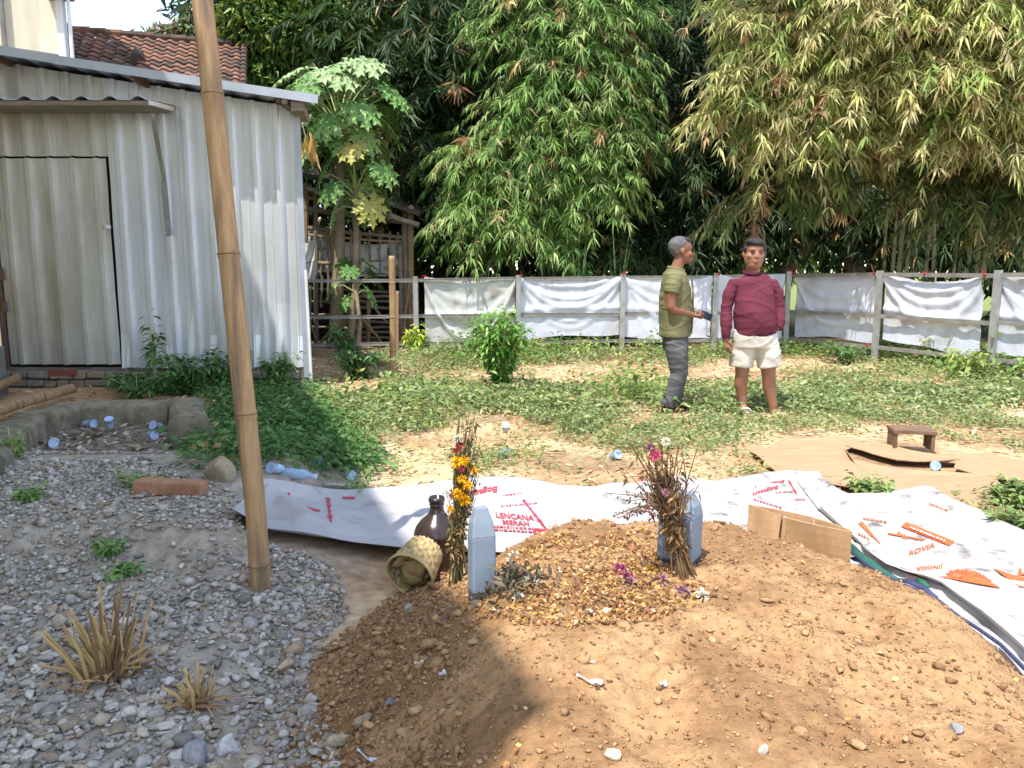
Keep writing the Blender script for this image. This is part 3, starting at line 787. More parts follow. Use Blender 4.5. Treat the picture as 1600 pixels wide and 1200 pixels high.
# ================================================================== FOLIAGE
m_leaf = attr_mat('leaf_blades', rough=.5, transl=.33, nscale=4, spec=.3, var=.12)
m_leafg = attr_mat('glossy_leaf_blades', rough=.42, transl=.22, nscale=4, spec=.35, var=.12)
m_bark = mat('grey_brown_bark', lin((142, 128, 108)), lin((104, 92, 78)), 7, .95, .6, 30)
m_culmg = mat('green_bamboo_culm', lin((66, 72, 46)), lin((88, 84, 60)), 3, .6, .1, 30, stretch=(1, 1, .3))
def cols(*c): return np.array([lin(x) for x in c])
GREEN = cols((126, 158, 80), (110, 146, 72), (148, 176, 100), (98, 132, 64), (162, 180, 112))
OLIVE = cols((176, 180, 108), (194, 190, 124), (160, 172, 98), (206, 194, 140), (184, 182, 116), (140, 160, 86), (202, 188, 134))
DARKG = cols((64, 88, 48), (54, 78, 44), (74, 98, 54), (60, 80, 52))  # greens darkened so the rear clumps carry deep shade in their colour
DRY = cols((190, 158, 112), (176, 140, 100), (168, 126, 92), (200, 172, 126))
def bamboo_foliage(centers, nb, length, cols_, dry=.08, leafL=(.22, .40), fan=6, rich=True, face=None):
    """drooping leafy branches. centers: list of (point, radius xyz, weight)"""
    w = np.array([c[2] for c in centers], float); w /= w.sum()
    idx = rng.choice(len(centers), nb, p=w)
    C = np.array([c[0] for c in centers])[idx]; Rr = np.array([c[1] for c in centers])[idx]
    d = rand_dir(nb); d[:, 1] -= .55; d = unit(d)
    start = C + d * Rr * (rng.random((nb, 1)) ** .45)
    out = d * np.array([1, 1, .15]); out[:, 2] += rng.uniform(-.15, .45, nb); out = unit(out + rng.normal(0, .25, (nb, 3)))
    L = rng.uniform(*length, nb)
    K = 9
    parts = []; tone = pick(cols_, nb, .15); isdry = rng.random(nb) < dry
    tone[isdry] = pick(DRY, isdry.sum(), .1)
    tw_V = []; tw_F = []; nvv = 0
    for k in range(1, K + 1):
        t = k / K
        p = start + out * (L * t)[:, None]; p[:, 2] -= L * .55 * t * t
        tan = out * L[:, None]; tan = tan.copy(); tan[:, 2] -= L * 1.1 * t; tan = unit(tan)
        side = unit(np.cross(tan, np.array([0, 0, 1.])) + 1e-4)
        nf = fan if k < K else fan + 2
        for j in range(nf):
            a = (j / max(1, nf - 1) - .5) * 2 * 1.15 + rng.normal(0, .15, nb)
            dd = tan * np.cos(a)[:, None] + side * np.sin(a)[:, None] + rng.normal(0, .18, (nb, 3)); dd[:, 2] -= rng.uniform(-.2, .5, nb)
            use = rng.random(nb) < (.62 if k < K else .9)
            ll = rng.uniform(*leafL, nb) * (.75 + .25 * t)
            tt = np.clip(tone * (1 + rng.normal(0, .16, (nb, 1))), .005, .8)
            one = rng.random(nb) < .025; tt[one] = pick(DRY, one.sum(), .1)
            up = np.tile([0, 0, 1.], (nb, 1)) + rng.normal(0, .45, (nb, 3))
            parts.append(leaves(p[use], dd[use], up[use], ll[use], ll[use] * .135, tt[use], rich=rich, droop=.35))
    return cat(parts), (start, out, L)
def twigs(st, n):
    start, out, L = st; q = MB()
    for i in range(min(n, len(L))):
        pts = []
        for k in range(5):
            t = k / 4; p = start[i] + out[i] * L[i] * t; p = p.copy(); p[2] -= L[i] * .55 * t * t; pts.append(p)
        q.add(tube(pts, [.012, .010, .008, .006, .003], 4, caps=False))
    return q
def bamboo_clump(label, base, centers, nb, length, cols_, dry=.08, culms=8, leafL=(.22, .40), fan=6, rich=True, ht=9.0, spread=.8):
    b = thing('bamboo_clump', label, 'bamboo', base, 'bamboo clumps behind the fence')
    (V, F, T), st = bamboo_foliage(centers, nb, length, cols_, dry, leafL, fan, rich)
    obj('foliage', V, F, m_leaf, b, tint=T)
    twigs(st, int(nb * .5)).build('twigs', m_culmg, b)['kind'] = 'stuff'
    for k in range(culms):
        a = random.uniform(0, 6.28); r0 = random.uniform(.1, spread); h = ht * random.uniform(.75, 1.05); le = random.uniform(.4, 1.8)
        p0 = np.array(base) + [math.cos(a) * r0, math.sin(a) * r0 * .6, 0]; a2 = a + random.uniform(-.5, .5)
        pts = [p0 + np.array([math.cos(a2) * le * t ** 2.2, math.sin(a2) * le * t ** 2.2, h * t]) for t in np.linspace(0, 1, 61)]
        MB().add(tube(pts, [(.044 if i % 3 else .05) * (1 - .75 * i / 60) for i in range(61)], 7)).build('culm', m_culmg, b)
    return b
def cen(lst):
    """(u, v, depth, radius px x, radius px y, weight) -> world lobes"""
    out = []
    for u, v, d, ru, rv, w in lst:
        s = d / FPX; out.append((P(u, v, d), (ru * s, min(ru, rv) * s * .8, rv * s), w))
    return out
# the bright green clump in the middle
bamboo_clump('bright green bamboo clump standing behind the middle of the back fence', (float(P(850, 420, 15.8)[0]), 15.8, 0),
    cen([(890, 20, 15.2, 100, 55, 5), (900, 110, 15.0, 85, 50, 4), (850, 190, 15.0, 70, 50, 4), (940, 200, 14.9, 45, 60, 3), (810, 265, 14.9, 65, 45, 4), (905, 280, 14.8, 60, 40, 3), (765, 330, 14.8, 45, 30, 3), (830, 345, 14.8, 45, 30, 2.5), (880, -80, 15.4, 120, 60, 4), (745, 245, 15, 35, 25, 1.0), (800, 50, 15.4, 40, 40, 1.2)]), 1700, (.45, 1.0), GREEN, .03, 9, (.15, .30), 6)
# the sun bleached clump on the right
bamboo_clump('sun bleached yellow green bamboo clump overhanging the right side fence', (float(P(1400, 420, 14.6)[0]), 15.0, 0),
    cen([(1215, 30, 12.9, 70, 50, 3.4), (1390, 20, 12.4, 120, 60, 6), (1560, 30, 12, 120, 70, 6), (1215, 115, 12.9, 60, 40, 3), (1330, 130, 12.6, 80, 45, 4), (1500, 120, 12.1, 110, 50, 5), (1165, 165, 13, 35, 22, 1.4), (1255, 190, 12.8, 55, 25, 2.0), (1320, 205, 12.8, 45, 22, 1.2), (1590, 190, 12, 70, 45, 3.5), (1500, 195, 12.2, 60, 30, 1.8), (1350, -90, 12.6, 220, 60, 5), (1650, 100, 12, 80, 110, 3)]), 2050, (.45, .95), OLIVE, .04, 6, (.15, .30), 6, ht=10)
bamboo_clump('darker lower bamboo sprays hanging under the bleached clump at right', (float(P(1500, 420, 15)[0]), 15.5, 0),
    cen([(1330, 270, 13.4, 60, 40, 1.2), (1430, 290, 13.2, 60, 40, 1.2), (1540, 300, 13.0, 70, 45, 2), (1600, 320, 12.6, 60, 40, 1.5), (1210, 300, 13.6, 50, 30, .6), (1560, 260, 13.0, 60, 40, 1)]), 200, (.5, 1.0), cols((96, 116, 62), (120, 132, 76), (84, 104, 58), (140, 140, 88)), .08, 6, (.2, .34), 6)
# dark clumps filling the depth behind
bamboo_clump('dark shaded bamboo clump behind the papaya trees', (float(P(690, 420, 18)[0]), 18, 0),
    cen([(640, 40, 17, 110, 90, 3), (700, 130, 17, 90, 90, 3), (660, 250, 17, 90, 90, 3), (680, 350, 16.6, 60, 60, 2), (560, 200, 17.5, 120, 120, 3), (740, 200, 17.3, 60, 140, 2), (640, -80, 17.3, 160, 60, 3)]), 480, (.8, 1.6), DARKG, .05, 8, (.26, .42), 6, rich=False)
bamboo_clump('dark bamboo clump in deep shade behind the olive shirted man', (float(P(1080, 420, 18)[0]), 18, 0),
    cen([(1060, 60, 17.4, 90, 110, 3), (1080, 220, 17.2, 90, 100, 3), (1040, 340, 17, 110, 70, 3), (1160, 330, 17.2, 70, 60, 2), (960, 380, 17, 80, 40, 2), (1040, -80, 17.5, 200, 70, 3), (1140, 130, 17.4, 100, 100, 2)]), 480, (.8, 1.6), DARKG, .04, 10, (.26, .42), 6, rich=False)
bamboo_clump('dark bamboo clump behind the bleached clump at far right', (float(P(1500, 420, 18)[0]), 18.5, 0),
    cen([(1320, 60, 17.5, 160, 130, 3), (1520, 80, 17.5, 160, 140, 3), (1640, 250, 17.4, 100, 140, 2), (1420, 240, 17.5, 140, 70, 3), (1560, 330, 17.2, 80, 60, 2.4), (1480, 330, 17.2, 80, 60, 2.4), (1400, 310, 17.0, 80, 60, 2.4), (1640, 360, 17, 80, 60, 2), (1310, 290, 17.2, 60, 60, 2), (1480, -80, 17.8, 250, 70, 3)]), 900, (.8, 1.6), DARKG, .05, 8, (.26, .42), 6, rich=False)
# farther green wall of trees: one mass
def blob_leaves(centers, n, L, cols_, wr=.42, rich=False, out_w=.6):
    w = np.array([c[2] for c in centers], float); w /= w.sum(); idx = rng.choice(len(centers), n, p=w)
    C = np.array([c[0] for c in centers])[idx]; Rr = np.array([c[1] for c in centers])[idx]
    d = rand_dir(n); p = C + d * Rr * rng.random((n, 1)) ** .33
    dd = unit(d * out_w + rand_dir(n) * .9); dd[:, 2] -= .35
    ll = rng.uniform(*L, n); up = np.tile([0, 0, 1.], (n, 1)) + d * .6 + rng.normal(0, .4, (n, 3))
    return leaves(p, dd, up, ll, ll * wr, pick(cols_, n, .2), rich=rich)
fc = []
for k in range(60):
    u = -60 + k * 30; hi = 120 if u < 330 else -160
    for v in range(hi, 385 if (1130 < u < 1560) else 440, 70): fc.append((u + random.uniform(-20, 20), v + random.uniform(-20, 20), 21 + random.uniform(-.8, 1.5), 80, 70, 1))
fc = [q for q in fc if not (q[0] < 330 and q[1] < 110)]
V, F, T = blob_leaves(cen(fc), 82000, (.32, .6), cols((50, 72, 40), (42, 62, 36), (60, 84, 46)), .3)  # deep shade behind the bamboo is put into these dark leaf colours
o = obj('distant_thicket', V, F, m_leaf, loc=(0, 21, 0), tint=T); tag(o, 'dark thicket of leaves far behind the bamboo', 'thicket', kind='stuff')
V, F, T = blob_leaves(cen([(1150 + k * 45, 395 + random.uniform(-20, 15), 25 + random.uniform(-1, 2), 60, 40, 1) for k in range(11)]), 5200, (.25, .5), cols((168, 178, 92), (146, 164, 78), (190, 190, 110)), .25)
o = obj('sunlit_undergrowth', V, F, m_leaf, loc=(10, 25, 0), tint=T); tag(o, 'sunlit yellow green undergrowth glimpsed below the bamboo at right', 'undergrowth', kind='stuff')
# leafy tree top left and trees
def tree(label, base, top, centers, n, L, cols_, wr, rt=.14, limbs=5, name='leafy_tree', m=None, rich=False):
    b = thing(name, label, 'tree', base)
    base = np.array(base); top = np.array(top)
    MB().add(tube([base, base * .5 + top * .5 + [.1, 0, 0], top], [rt, rt * .75, rt * .4], 9)).build('trunk', m_bark, b)
    cs = cen(centers); V, F, T = blob_leaves(cs, n, L, cols_, wr, rich)
    obj('crown', V, F, m or m_leafg, b, tint=T)
    for c, r, w in cs[:limbs]:
        a = base + (top - base) * random.uniform(.5, .9); MB().add(tube([a, (a + c) / 2 + [0, 0, .2], c], [rt * .4, rt * .25, .02], 6)).build('limb', m_bark, b)
    return b
tree('dense leafy tree with small leaves behind the clay tile roof', (float(P(430, 420, 17.5)[0]), 17.5, 0), P(440, 90, 17.5),
     [(400, 30, 17.3, 60, 45, 3), (470, 50, 17, 70, 40, 3), (540, 30, 17, 80, 50, 3), (610, 40, 17.3, 70, 50, 2), (385, 90, 17.6, 40, 40, 1.6), (480, -50, 17.4, 100, 60, 3), (590, -40, 17.3, 100, 60, 2), (420, 120, 17.2, 50, 30, 1.5), (372, 10, 17.4, 22, 40, 1)], 9500, (.16, .28), cols((92, 124, 56), (76, 106, 48), (112, 140, 64), (66, 94, 46), (150, 160, 60)), .34, rich=True)
tree('pale leafed tree peeping over the ridge of the tile roof', (float(P(280, 420, 20)[0]), 20, 0), P(280, 80, 20),
     [(262, 52, 20, 30, 10, 1), (296, 44, 20, 20, 14, 1), (306, 14, 20, 10, 16, .5), (235, 56, 20, 18, 6, .4)], 700, (.2, .35), cols((126, 150, 92), (108, 132, 78), (176, 150, 120)), .25, rich=True)
for (u, v0, d, lean, r, lab) in ((1255, 400, 17.2, 60, .16, 'dark leaning tree trunk seen under the bamboo beside the maroon man'), (1330, 410, 17.0, -14, .22, 'thick dark tree trunk under the bleached bamboo')):
    b = thing('tree_trunk', lab, 'tree trunk', (float(P(u - lean * .4, 430, d)[0]), d, 0))
    MB().add(tube([P(u - lean * .9, 455, d), P(u - lean * .3, 410, d), P(u + lean * .4, 370, d), P(u + lean * 1.1, 310, d), P(u + lean * 1.3, 200, d)], [r, r * .9, r * .8, r * .7, r * .5], 9)).build('trunk', m_bark, b)

# ---- papaya trees
PAL = cols((112, 146, 96), (132, 160, 112), (96, 134, 80), (150, 172, 128), (84, 124, 70))
def papaya_leaf():
    """a deeply lobed palmate blade about 1 m across, drooping lobes, lying in x-y, stalk joint at the origin"""
    pts = [(0, 0, .0)]; F = []
    lob = 9
    for k in range(lob):
        a = R(-150 + 300 * k / (lob - 1)) + R(90); L = .52 * (1 - .28 * abs(k - 4) / 4)
        d = np.array([math.cos(a), math.sin(a)]); s = np.array([-d[1], d[0]])
        sh = [(.20, .055), (.38, .05), (.48, .12), (.58, .055), (.68, .11), (.80, .045), (1.0, 0)]
        ctr = []; lft = []; rgt = []
        for t, w in sh:
            z = -.30 * (t * L) ** 1.5
            ctr.append(len(pts)); pts.append((*(d * t * L), z + .0))
            lft.append(len(pts)); pts.append((*(d * t * L * (1.0 if w < .08 else 1.12) + s * w * L * 1.9), z + .02 - (.05 if w > .08 else 0)))
            rgt.append(len(pts)); pts.append((*(d * t * L * (1.0 if w < .08 else 1.12) - s * w * L * 1.9), z + .02 - (.05 if w > .08 else 0)))
        F += [(0, rgt[0], ctr[0]), (0, ctr[0], lft[0])]
        for i in range(len(sh) - 1):
            F += [(ctr[i], rgt[i], rgt[i + 1], ctr[i + 1]), (lft[i], ctr[i], ctr[i + 1], lft[i + 1])]
    return np.array(pts), F
PV, PF = papaya_leaf()
pap_m = []
for k, c in enumerate(((108, 146, 74), (128, 160, 92), (94, 132, 64), (150, 174, 116), (170, 166, 88))):
    m_ = mat('papaya_leaf_%s' % 'abcde'[k], lin(c), tuple(x * .75 for x in lin(c)), 5, .5, .15, 20, spec=.4)
    pap_m.append(make_mesh('leaf', PV, PF, m_))
m_ptr = mat('papaya_trunk', lin((156, 138, 112)), lin((120, 104, 84)), 8, .9, .5, 35)
m_pst = mat('papaya_stalk', lin((150, 164, 96)), lin((176, 180, 120)), 4, .6)
def papaya(label, base, top, n, reach, size, yoff=0, rt=.13, droop=.5, shades=(3, 4, 2, 3, .05)):
    t = thing('papaya_tree', label, 'papaya tree', base, 'papaya trees by the hut')
    base = np.array(base, float); top = np.array(top, float)
    pts = [base - [0, 0, .1], base + [0, 0, .25], base * .6 + top * .4 + [.05, 0, 0], top]
    obj('trunk', *tube(pts, [rt * 1.25, rt, rt * .8, rt * .6], 10, jit=.05), m_ptr, t, smooth=True)
    for k in range(n):
        a = k * 2.4 + random.uniform(-.3, .3); f = (k + .5) / n
        el = R(62) * (1 - f) - R(15) * f + random.uniform(-.1, .1); L = reach * (.55 + .45 * math.sin(math.pi * min(1, f + .25))) * random.uniform(.85, 1.1)
        st = top - np.array([0, 0, .35 * f]); d = np.array([math.cos(a) * math.cos(el), math.sin(a) * math.cos(el), math.sin(el)])
        e = st + d * L; mid = (st + e) / 2 + [0, 0, .08]
        lf = bpy.data.objects.new('leaf', random.choices(pap_m, shades)[0]); col.objects.link(lf); lf.parent = t
        lf.location = e - W[t.name]
        s = size * random.uniform(.8, 1.15); lf.scale = (s, s, s)
        # blade faces up and outward, pointing away from the trunk
        tilt = droop + f * .5 + random.uniform(-.15, .15)
        lf.rotation_euler = (Matrix.Rotation(a - math.pi / 2, 3, 'Z') @ Matrix.Rotation(-tilt, 3, 'X') @ Matrix.Rotation(random.uniform(-.3, .3), 3, 'Y')).to_euler()
        W[lf.name] = W[t.name]
        obj('stalk', *tube([st, mid, e], [.014, .011, .008], 5, caps=False), m_pst, t)
    return t
pb = P(524, 548, 14.3); pb[2] = 0
papaya('tall papaya tree with a broad pale crown above the bamboo hut', pb, P(530, 190, 14.3), 34, 1.2, 1.05)
papaya('shorter papaya tree with a dark crown under the tall papaya', (pb[0] + .35, 14.05, 0), P(556, 295, 14.05), 13, .8, .8, rt=.08, droop=.8, shades=(3, 1, 4, .6, .2))
papaya('young papaya with leaves just above the fence rail by the stake', (pb[0] + .5, 14.0, 0), P(555, 440, 14.0), 8, .5, .6, rt=.05, droop=.7, shades=(4, 1, 4, .3, .1))
dl = thing('hanging_dead_leaves', 'bunch of withered yellow leaves hanging at the corner of the shed', 'dead leaves', P(478, 240, 11.5))
q = P(478, 215, 11.5)
pz = np.tile(q, (26, 1)) + rng.normal(0, .07, (26, 3)); dd = np.tile([0, 0, -1.], (26, 1)) + rng.normal(0, .3, (26, 3))
V, F, T = leaves(pz, dd, rand_dir(26), rng.uniform(.2, .4, 26), rng.uniform(.03, .07, 26), pick(cols((206, 176, 106), (186, 150, 84), (160, 124, 72)), 26))
obj('withered_leaves', V, F, m_leaf, dl, tint=T)
MB().add(tube([P(455, 190, 12.2), P(470, 185, 11.8), q], [.012, .01, .006], 5)).build('twig', m_bark, dl)

# ================================================================== YARD PLANTS
SHEET_PX = [(355, 800), (372, 775), (420, 762), (540, 772), (690, 760), (760, 755), (860, 768), (940, 765), (1060, 748), (1110, 758), (1200, 748), (1285, 742), (1320, 772), (1370, 775), (1450, 765), (1490, 790), (1600, 838), (1900, 960), (1900, 1300), (1600, 1065), (1330, 880), (1000, 900), (640, 866), (420, 835)]
CARD_PX = [(1155, 700), (1220, 686), (1330, 684), (1420, 690), (1600, 722), (1640, 760), (1560, 775), (1540, 800), (1440, 780), (1400, 770), (1320, 765), (1200, 742)]
BARE = [((1060, 592), (170, 20)), ((1180, 655), (60, 8)), ((700, 640), (40, 7)), ((860, 700), (50, 8)), ((1380, 640), (60, 6)), ((1010, 690), (40, 7)), ((910, 592), (130, 22)), ((1300, 685), (190, 16)), ((560, 600), (70, 22)), ((980, 738), (90, 9)), ((640, 760), (90, 14)), ((500, 750), (80, 12)), ((1200, 572), (120, 10)), ((760, 600), (40, 8)), ((505, 575), (40, 18))]
def bare_f(u, v):
    k = np.zeros(u.shape)
    for (cu, cv), (ru, rv) in BARE: k = np.maximum(k, np.exp(-(((u - cu) / ru) ** 2 + ((v - cv) / rv) ** 2) ** 1.5))
    return k
LEFTG = [(336, 640), (400, 610), (480, 625), (560, 700), (590, 742), (480, 745), (380, 760), (310, 752), (300, 730), (334, 700)]
FOOTG = [(170, 590), (500, 585), (490, 640), (345, 640), (320, 618), (190, 615)]
def weed_d(x, y):
    u, v = pix(np.stack([x, y], 1))
    d = np.where(v < 605, .28, 1.0) * (y < 13.5) * (y > 4.3)
    n = fbm(x * 1.1, y * 1.1, 51)
    d = d * (.06 + .94 * sst(.40, .56, n))
    d = d * (1 - .97 * bare_f(u, v))
    d = np.where((v > 725) & (u > 600) & (u < 1160), d * .55, d)
    d = np.where((u > 1240) & (v > 640), d * .6, d)
    d = np.where(inpoly(u, v, SHEET_PX) | inpoly(u, v, CARD_PX), 0, d)
    d = np.where(inpoly(u, v, [(0, 560), (480, 560), (480, 640), (600, 745), (420, 775), (0, 790)]), 0, d)
    d = d * (1 - .95 * np.exp(-(((u - 1186) / 48) ** 2 + ((v - 652) / 9) ** 2) ** 2)) * (1 - .8 * np.exp(-(((u - 1052) / 36) ** 2 + ((v - 646) / 7) ** 2) ** 2))
    d = np.where((u < 480) | (u > 1720), 0, d)
    d = np.where((x < -2.6) & (y > 9.3), 0, d)
    return d
def weed_mesh(p, nl, hgt, LL, wr, cols_, spread=.16, yellow=.08):
    """little creeping plants: nl leaves each on an arching fan of stems"""
    n = len(p); base = on(p, h_base)
    tone = pick(cols_, n, .12); k = rng.random(n) < yellow; tone[k] = pick(cols((168, 168, 92), (178, 160, 104)), k.sum())
    parts = []
    sc_ = np.exp(rng.normal(0, .3, n))
    for j in range(nl):
        a = rng.random(n) * 6.28; rr = spread * sc_ * rng.random(n) ** .6; h = hgt * sc_ * (1.05 - (rr / (spread * sc_ + 1e-6)) ** 2 * .6) * rng.uniform(.35, 1.1, n)
        q = base + np.stack([np.cos(a) * rr, np.sin(a) * rr, np.maximum(h, .01)], 1)
        dd = np.stack([np.cos(a), np.sin(a), rng.uniform(-.35, .5, n)], 1) + rng.normal(0, .3, (n, 3))
        up = np.tile([0, 0, 1.], (n, 1)) + rng.normal(0, .45, (n, 3))
        ll = rng.uniform(*LL, n) * sc_ ** .5
        parts.append(leaves(q, dd, up, ll, ll * wr, np.clip(tone * (1 + rng.normal(0, .14, (n, 1))), .01, .8), rich=False, droop=.3))
    return cat(parts)
wp = scatter(30000, -3.2, 9.5, 4.3, 13.4, weed_d)
nearw = wp[:, 1] < 7.6
WG = cols((142, 158, 100), (128, 146, 88), (154, 166, 114), (116, 136, 80), (164, 170, 122))
V, F, T = cat([weed_mesh(wp[nearw], 17, .085, (.028, .05), .5, WG, .11), weed_mesh(wp[~nearw], 13, .11, (.04, .075), .48, WG, .14)])
o = obj('low_weeds', V, F, m_leaf, loc=(0, 8, 0), tint=T); tag(o, 'low green creeping weeds covering the sunny yard', 'weeds', kind='stuff')
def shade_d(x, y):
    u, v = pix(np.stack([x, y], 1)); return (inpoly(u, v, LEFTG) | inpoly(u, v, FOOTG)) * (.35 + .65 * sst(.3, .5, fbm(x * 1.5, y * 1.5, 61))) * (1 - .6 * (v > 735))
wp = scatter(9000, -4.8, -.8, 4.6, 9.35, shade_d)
V, F, T = weed_mesh(wp, 18, .12, (.03, .06), .55, cols((84, 122, 62), (96, 134, 72), (72, 110, 56), (110, 146, 84)), .17, .02)  # shade painted into the leaves: darker greens than the sunny yard weeds
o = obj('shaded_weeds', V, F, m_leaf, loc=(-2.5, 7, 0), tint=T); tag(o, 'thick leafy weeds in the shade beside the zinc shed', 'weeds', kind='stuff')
# taller tufts in the lit yard and along the fence foot
def tall_d(x, y):
    u, v = pix(np.stack([x, y], 1))
    d = .5 * ((v > 536) & (v < 566) & (u > 650) & (u < 1560)) + .7 * ((u > 930) & (u < 1060) & (v > 600) & (v < 660)) + .5 * ((u > 700) & (u < 880) & (v > 540) & (v < 580)) + .5 * ((u > 1450) & (v > 570) & (v < 640)) + .35 * ((u > 560) & (u < 700) & (v > 610) & (v < 660))
    d = d * (1 - np.exp(-(((u - 1186) / 55) ** 2 + ((v - 650) / 20) ** 2) ** 2))
    return np.minimum(d, 1) * sst(.4, .55, fbm(x * 1.3, y * 1.3, 66)) * (1 - bare_f(u, v))
wp = scatter(3600, -3, 9, 6, 13.5, tall_d)
V, F, T = weed_mesh(wp, 18, .26, (.06, .11), .42, cols((134, 160, 84), (118, 148, 76), (150, 168, 96), (106, 134, 72)), .16, .06)
o = obj('tall_weeds', V, F, m_leaf, loc=(3, 10, 0), tint=T); tag(o, 'taller weed tufts along the fence and around the standing men', 'weeds', kind='stuff')
# straw and fallen bamboo leaves
def straw_d(x, y):
    u, v = pix(np.stack([x, y], 1)); d = .3 + .9 * bare_f(u, v) + .5 * ((v < 570) & (u > 480)) + .7 * ((u > 470) & (u < 650) & (v < 620))
    d = np.where(inpoly(u, v, SHEET_PX) | inpoly(u, v, CARD_PX), 0, d)
    foot_ = (x < -2.5) & (y > 6.6) & (y < 9.4)
    return np.where(foot_, .6, np.clip(d, 0, 1) * (y > 4.4) * ~((u < 470) & (v < 640)) * (u > 330))
sp = scatter(20000, -6.5, 9, 4.3, 13.6, straw_d); n = len(sp)
a = rng.random(n) * 6.28; dd = np.stack([np.cos(a), np.sin(a), rng.normal(0, .12, n)], 1)
ll = rng.uniform(.05, .17, n)
V, F, T = leaves(on(sp, h_base, .012), dd, np.tile([0, 0, 1.], (n, 1)) + rng.normal(0, .3, (n, 3)), ll, ll * .15 + .004, pick(cols((206, 176, 132), (190, 154, 112), (216, 194, 154), (168, 136, 104), (150, 118, 92)), n), rich=False, droop=.02, fold=.1)
o = obj('dry_leaf_litter', V, F, attr_mat('dry_litter', rough=.9, spec=.1), loc=(3, 8, 0), tint=T); tag(o, 'dry straw and fallen bamboo leaves on the yard', 'leaf litter', kind='stuff')

def shrub(name, label, base, h, w, stems, nl, LL, wr, cols_, cat_='shrub', group=None, up_=.2):
    b = thing(name, label, cat_, base, group); base = np.array(base, float); parts = []; q = MB()
    for k in range(stems):
        a = random.uniform(0, 6.28); hh = h * random.uniform(.55, 1.0); e = base + np.array([math.cos(a) * w * random.uniform(.15, 1), math.sin(a) * w * random.uniform(.15, 1), hh])
        md = base * .5 + e * .5 + np.array([0, 0, hh * .12]); q.add(tube([base, md, e], [.012 * h + .003, .008 * h + .002, .003], 5))
        t = rng.random(nl) ** .75
        p = (base * ((1 - t) ** 2)[:, None] + md * (2 * t * (1 - t))[:, None] + e * (t ** 2)[:, None]); p[:, 2] = np.maximum(p[:, 2], base[2] + .03)
        aa = rng.random(nl) * 6.28; dd = np.stack([np.cos(aa), np.sin(aa), rng.normal(up_ * .3, .4, nl)], 1); ll = rng.uniform(*LL, nl)
        p = p + dd * (LL[0] * .5)
        parts.append(leaves(p, dd, np.tile([0, 0, 1.], (nl, 1)) + rng.normal(0, .3, (nl, 3)), ll, ll * wr, pick(cols_, nl, .16), droop=.5))
    V, F, T = cat(parts); obj('leaves', V, F, m_leafg, b, tint=T); q.build('stems', m_pst, b); return b
def gp_(u, v): return G(np.array([float(u)]), np.array([float(v)]), h_base)[0]
BRIGHT = cols((112, 158, 64), (96, 144, 56), (132, 172, 78), (84, 128, 50))
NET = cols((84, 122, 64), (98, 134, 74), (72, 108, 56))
shrub('leafy_shrub', 'bushy bright green shrub alone in the sunny yard', gp_(783, 610), 1.02, .42, 30, 44, (.07, .14), .42, BRIGHT)
shrub('leafy_shrub', 'spindly grey green shrub just behind the bushy shrub', gp_(745, 560), .75, .5, 12, 26, (.06, .12), .4, cols((128, 150, 96), (112, 136, 84)))
shrub('sapling', 'small yellow green sapling by the fence post near the stakes', gp_(650, 552), .55, .22, 9, 18, (.10, .19), .38, cols((190, 206, 80), (170, 192, 66), (206, 214, 110)), 'sapling')
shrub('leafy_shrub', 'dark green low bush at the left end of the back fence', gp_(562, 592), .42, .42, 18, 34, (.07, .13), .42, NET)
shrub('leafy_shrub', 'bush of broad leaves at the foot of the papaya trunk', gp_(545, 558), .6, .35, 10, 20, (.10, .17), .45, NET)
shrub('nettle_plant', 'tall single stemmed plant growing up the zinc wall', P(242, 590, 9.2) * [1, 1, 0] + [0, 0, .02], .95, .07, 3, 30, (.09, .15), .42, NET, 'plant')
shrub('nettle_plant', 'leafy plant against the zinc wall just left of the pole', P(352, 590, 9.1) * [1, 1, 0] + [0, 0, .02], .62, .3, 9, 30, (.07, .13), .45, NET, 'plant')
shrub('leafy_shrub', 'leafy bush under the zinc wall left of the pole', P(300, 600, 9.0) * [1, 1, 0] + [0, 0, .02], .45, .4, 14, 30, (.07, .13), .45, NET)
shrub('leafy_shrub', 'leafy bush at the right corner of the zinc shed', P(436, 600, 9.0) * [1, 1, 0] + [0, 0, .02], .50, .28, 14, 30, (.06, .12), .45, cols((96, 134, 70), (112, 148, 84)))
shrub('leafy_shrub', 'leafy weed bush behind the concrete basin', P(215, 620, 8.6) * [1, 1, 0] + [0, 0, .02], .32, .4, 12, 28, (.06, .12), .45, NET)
shrub('leafy_shrub', 'round green weed between cardboard and white sheet', gp_(1362, 778), .13, .14, 16, 26, (.04, .075), .5, cols((128, 150, 84), (144, 162, 100)), 'weed')
shrub('leafy_shrub', 'clump of weeds at the right edge beside the cardboard', gp_(1590, 792), .16, .18, 16, 28, (.04, .08), .5, cols((128, 150, 84), (112, 134, 72)), 'weed')
shrub('leafy_shrub', 'lower clump of weeds at the right edge beside the sacks', gp_(1598, 838), .14, .2, 16, 24, (.04, .08), .5, cols((128, 150, 84), (112, 134, 72)), 'weed')
shrub('leafy_shrub', 'yellow green weed at the foot of the rightmost fence post', gp_(1510, 590), .42, .5, 14, 30, (.06, .12), .4, cols((158, 172, 84), (140, 158, 76)))
shrub('leafy_shrub', 'bush of weeds under the torn sheet on the side fence', (rpts[1][0] + .75, rpts[1][1] - .55, 0), .55, .7, 18, 34, (.06, .12), .4, cols((138, 148, 84), (120, 134, 74), (160, 160, 96)))
shrub('leafy_shrub', 'low green bush at the foot of the middle side post', (rpts[1][0] - .5, rpts[1][1] - .1, 0), .35, .4, 12, 30, (.06, .12), .4, cols((96, 130, 74), (84, 118, 66)))
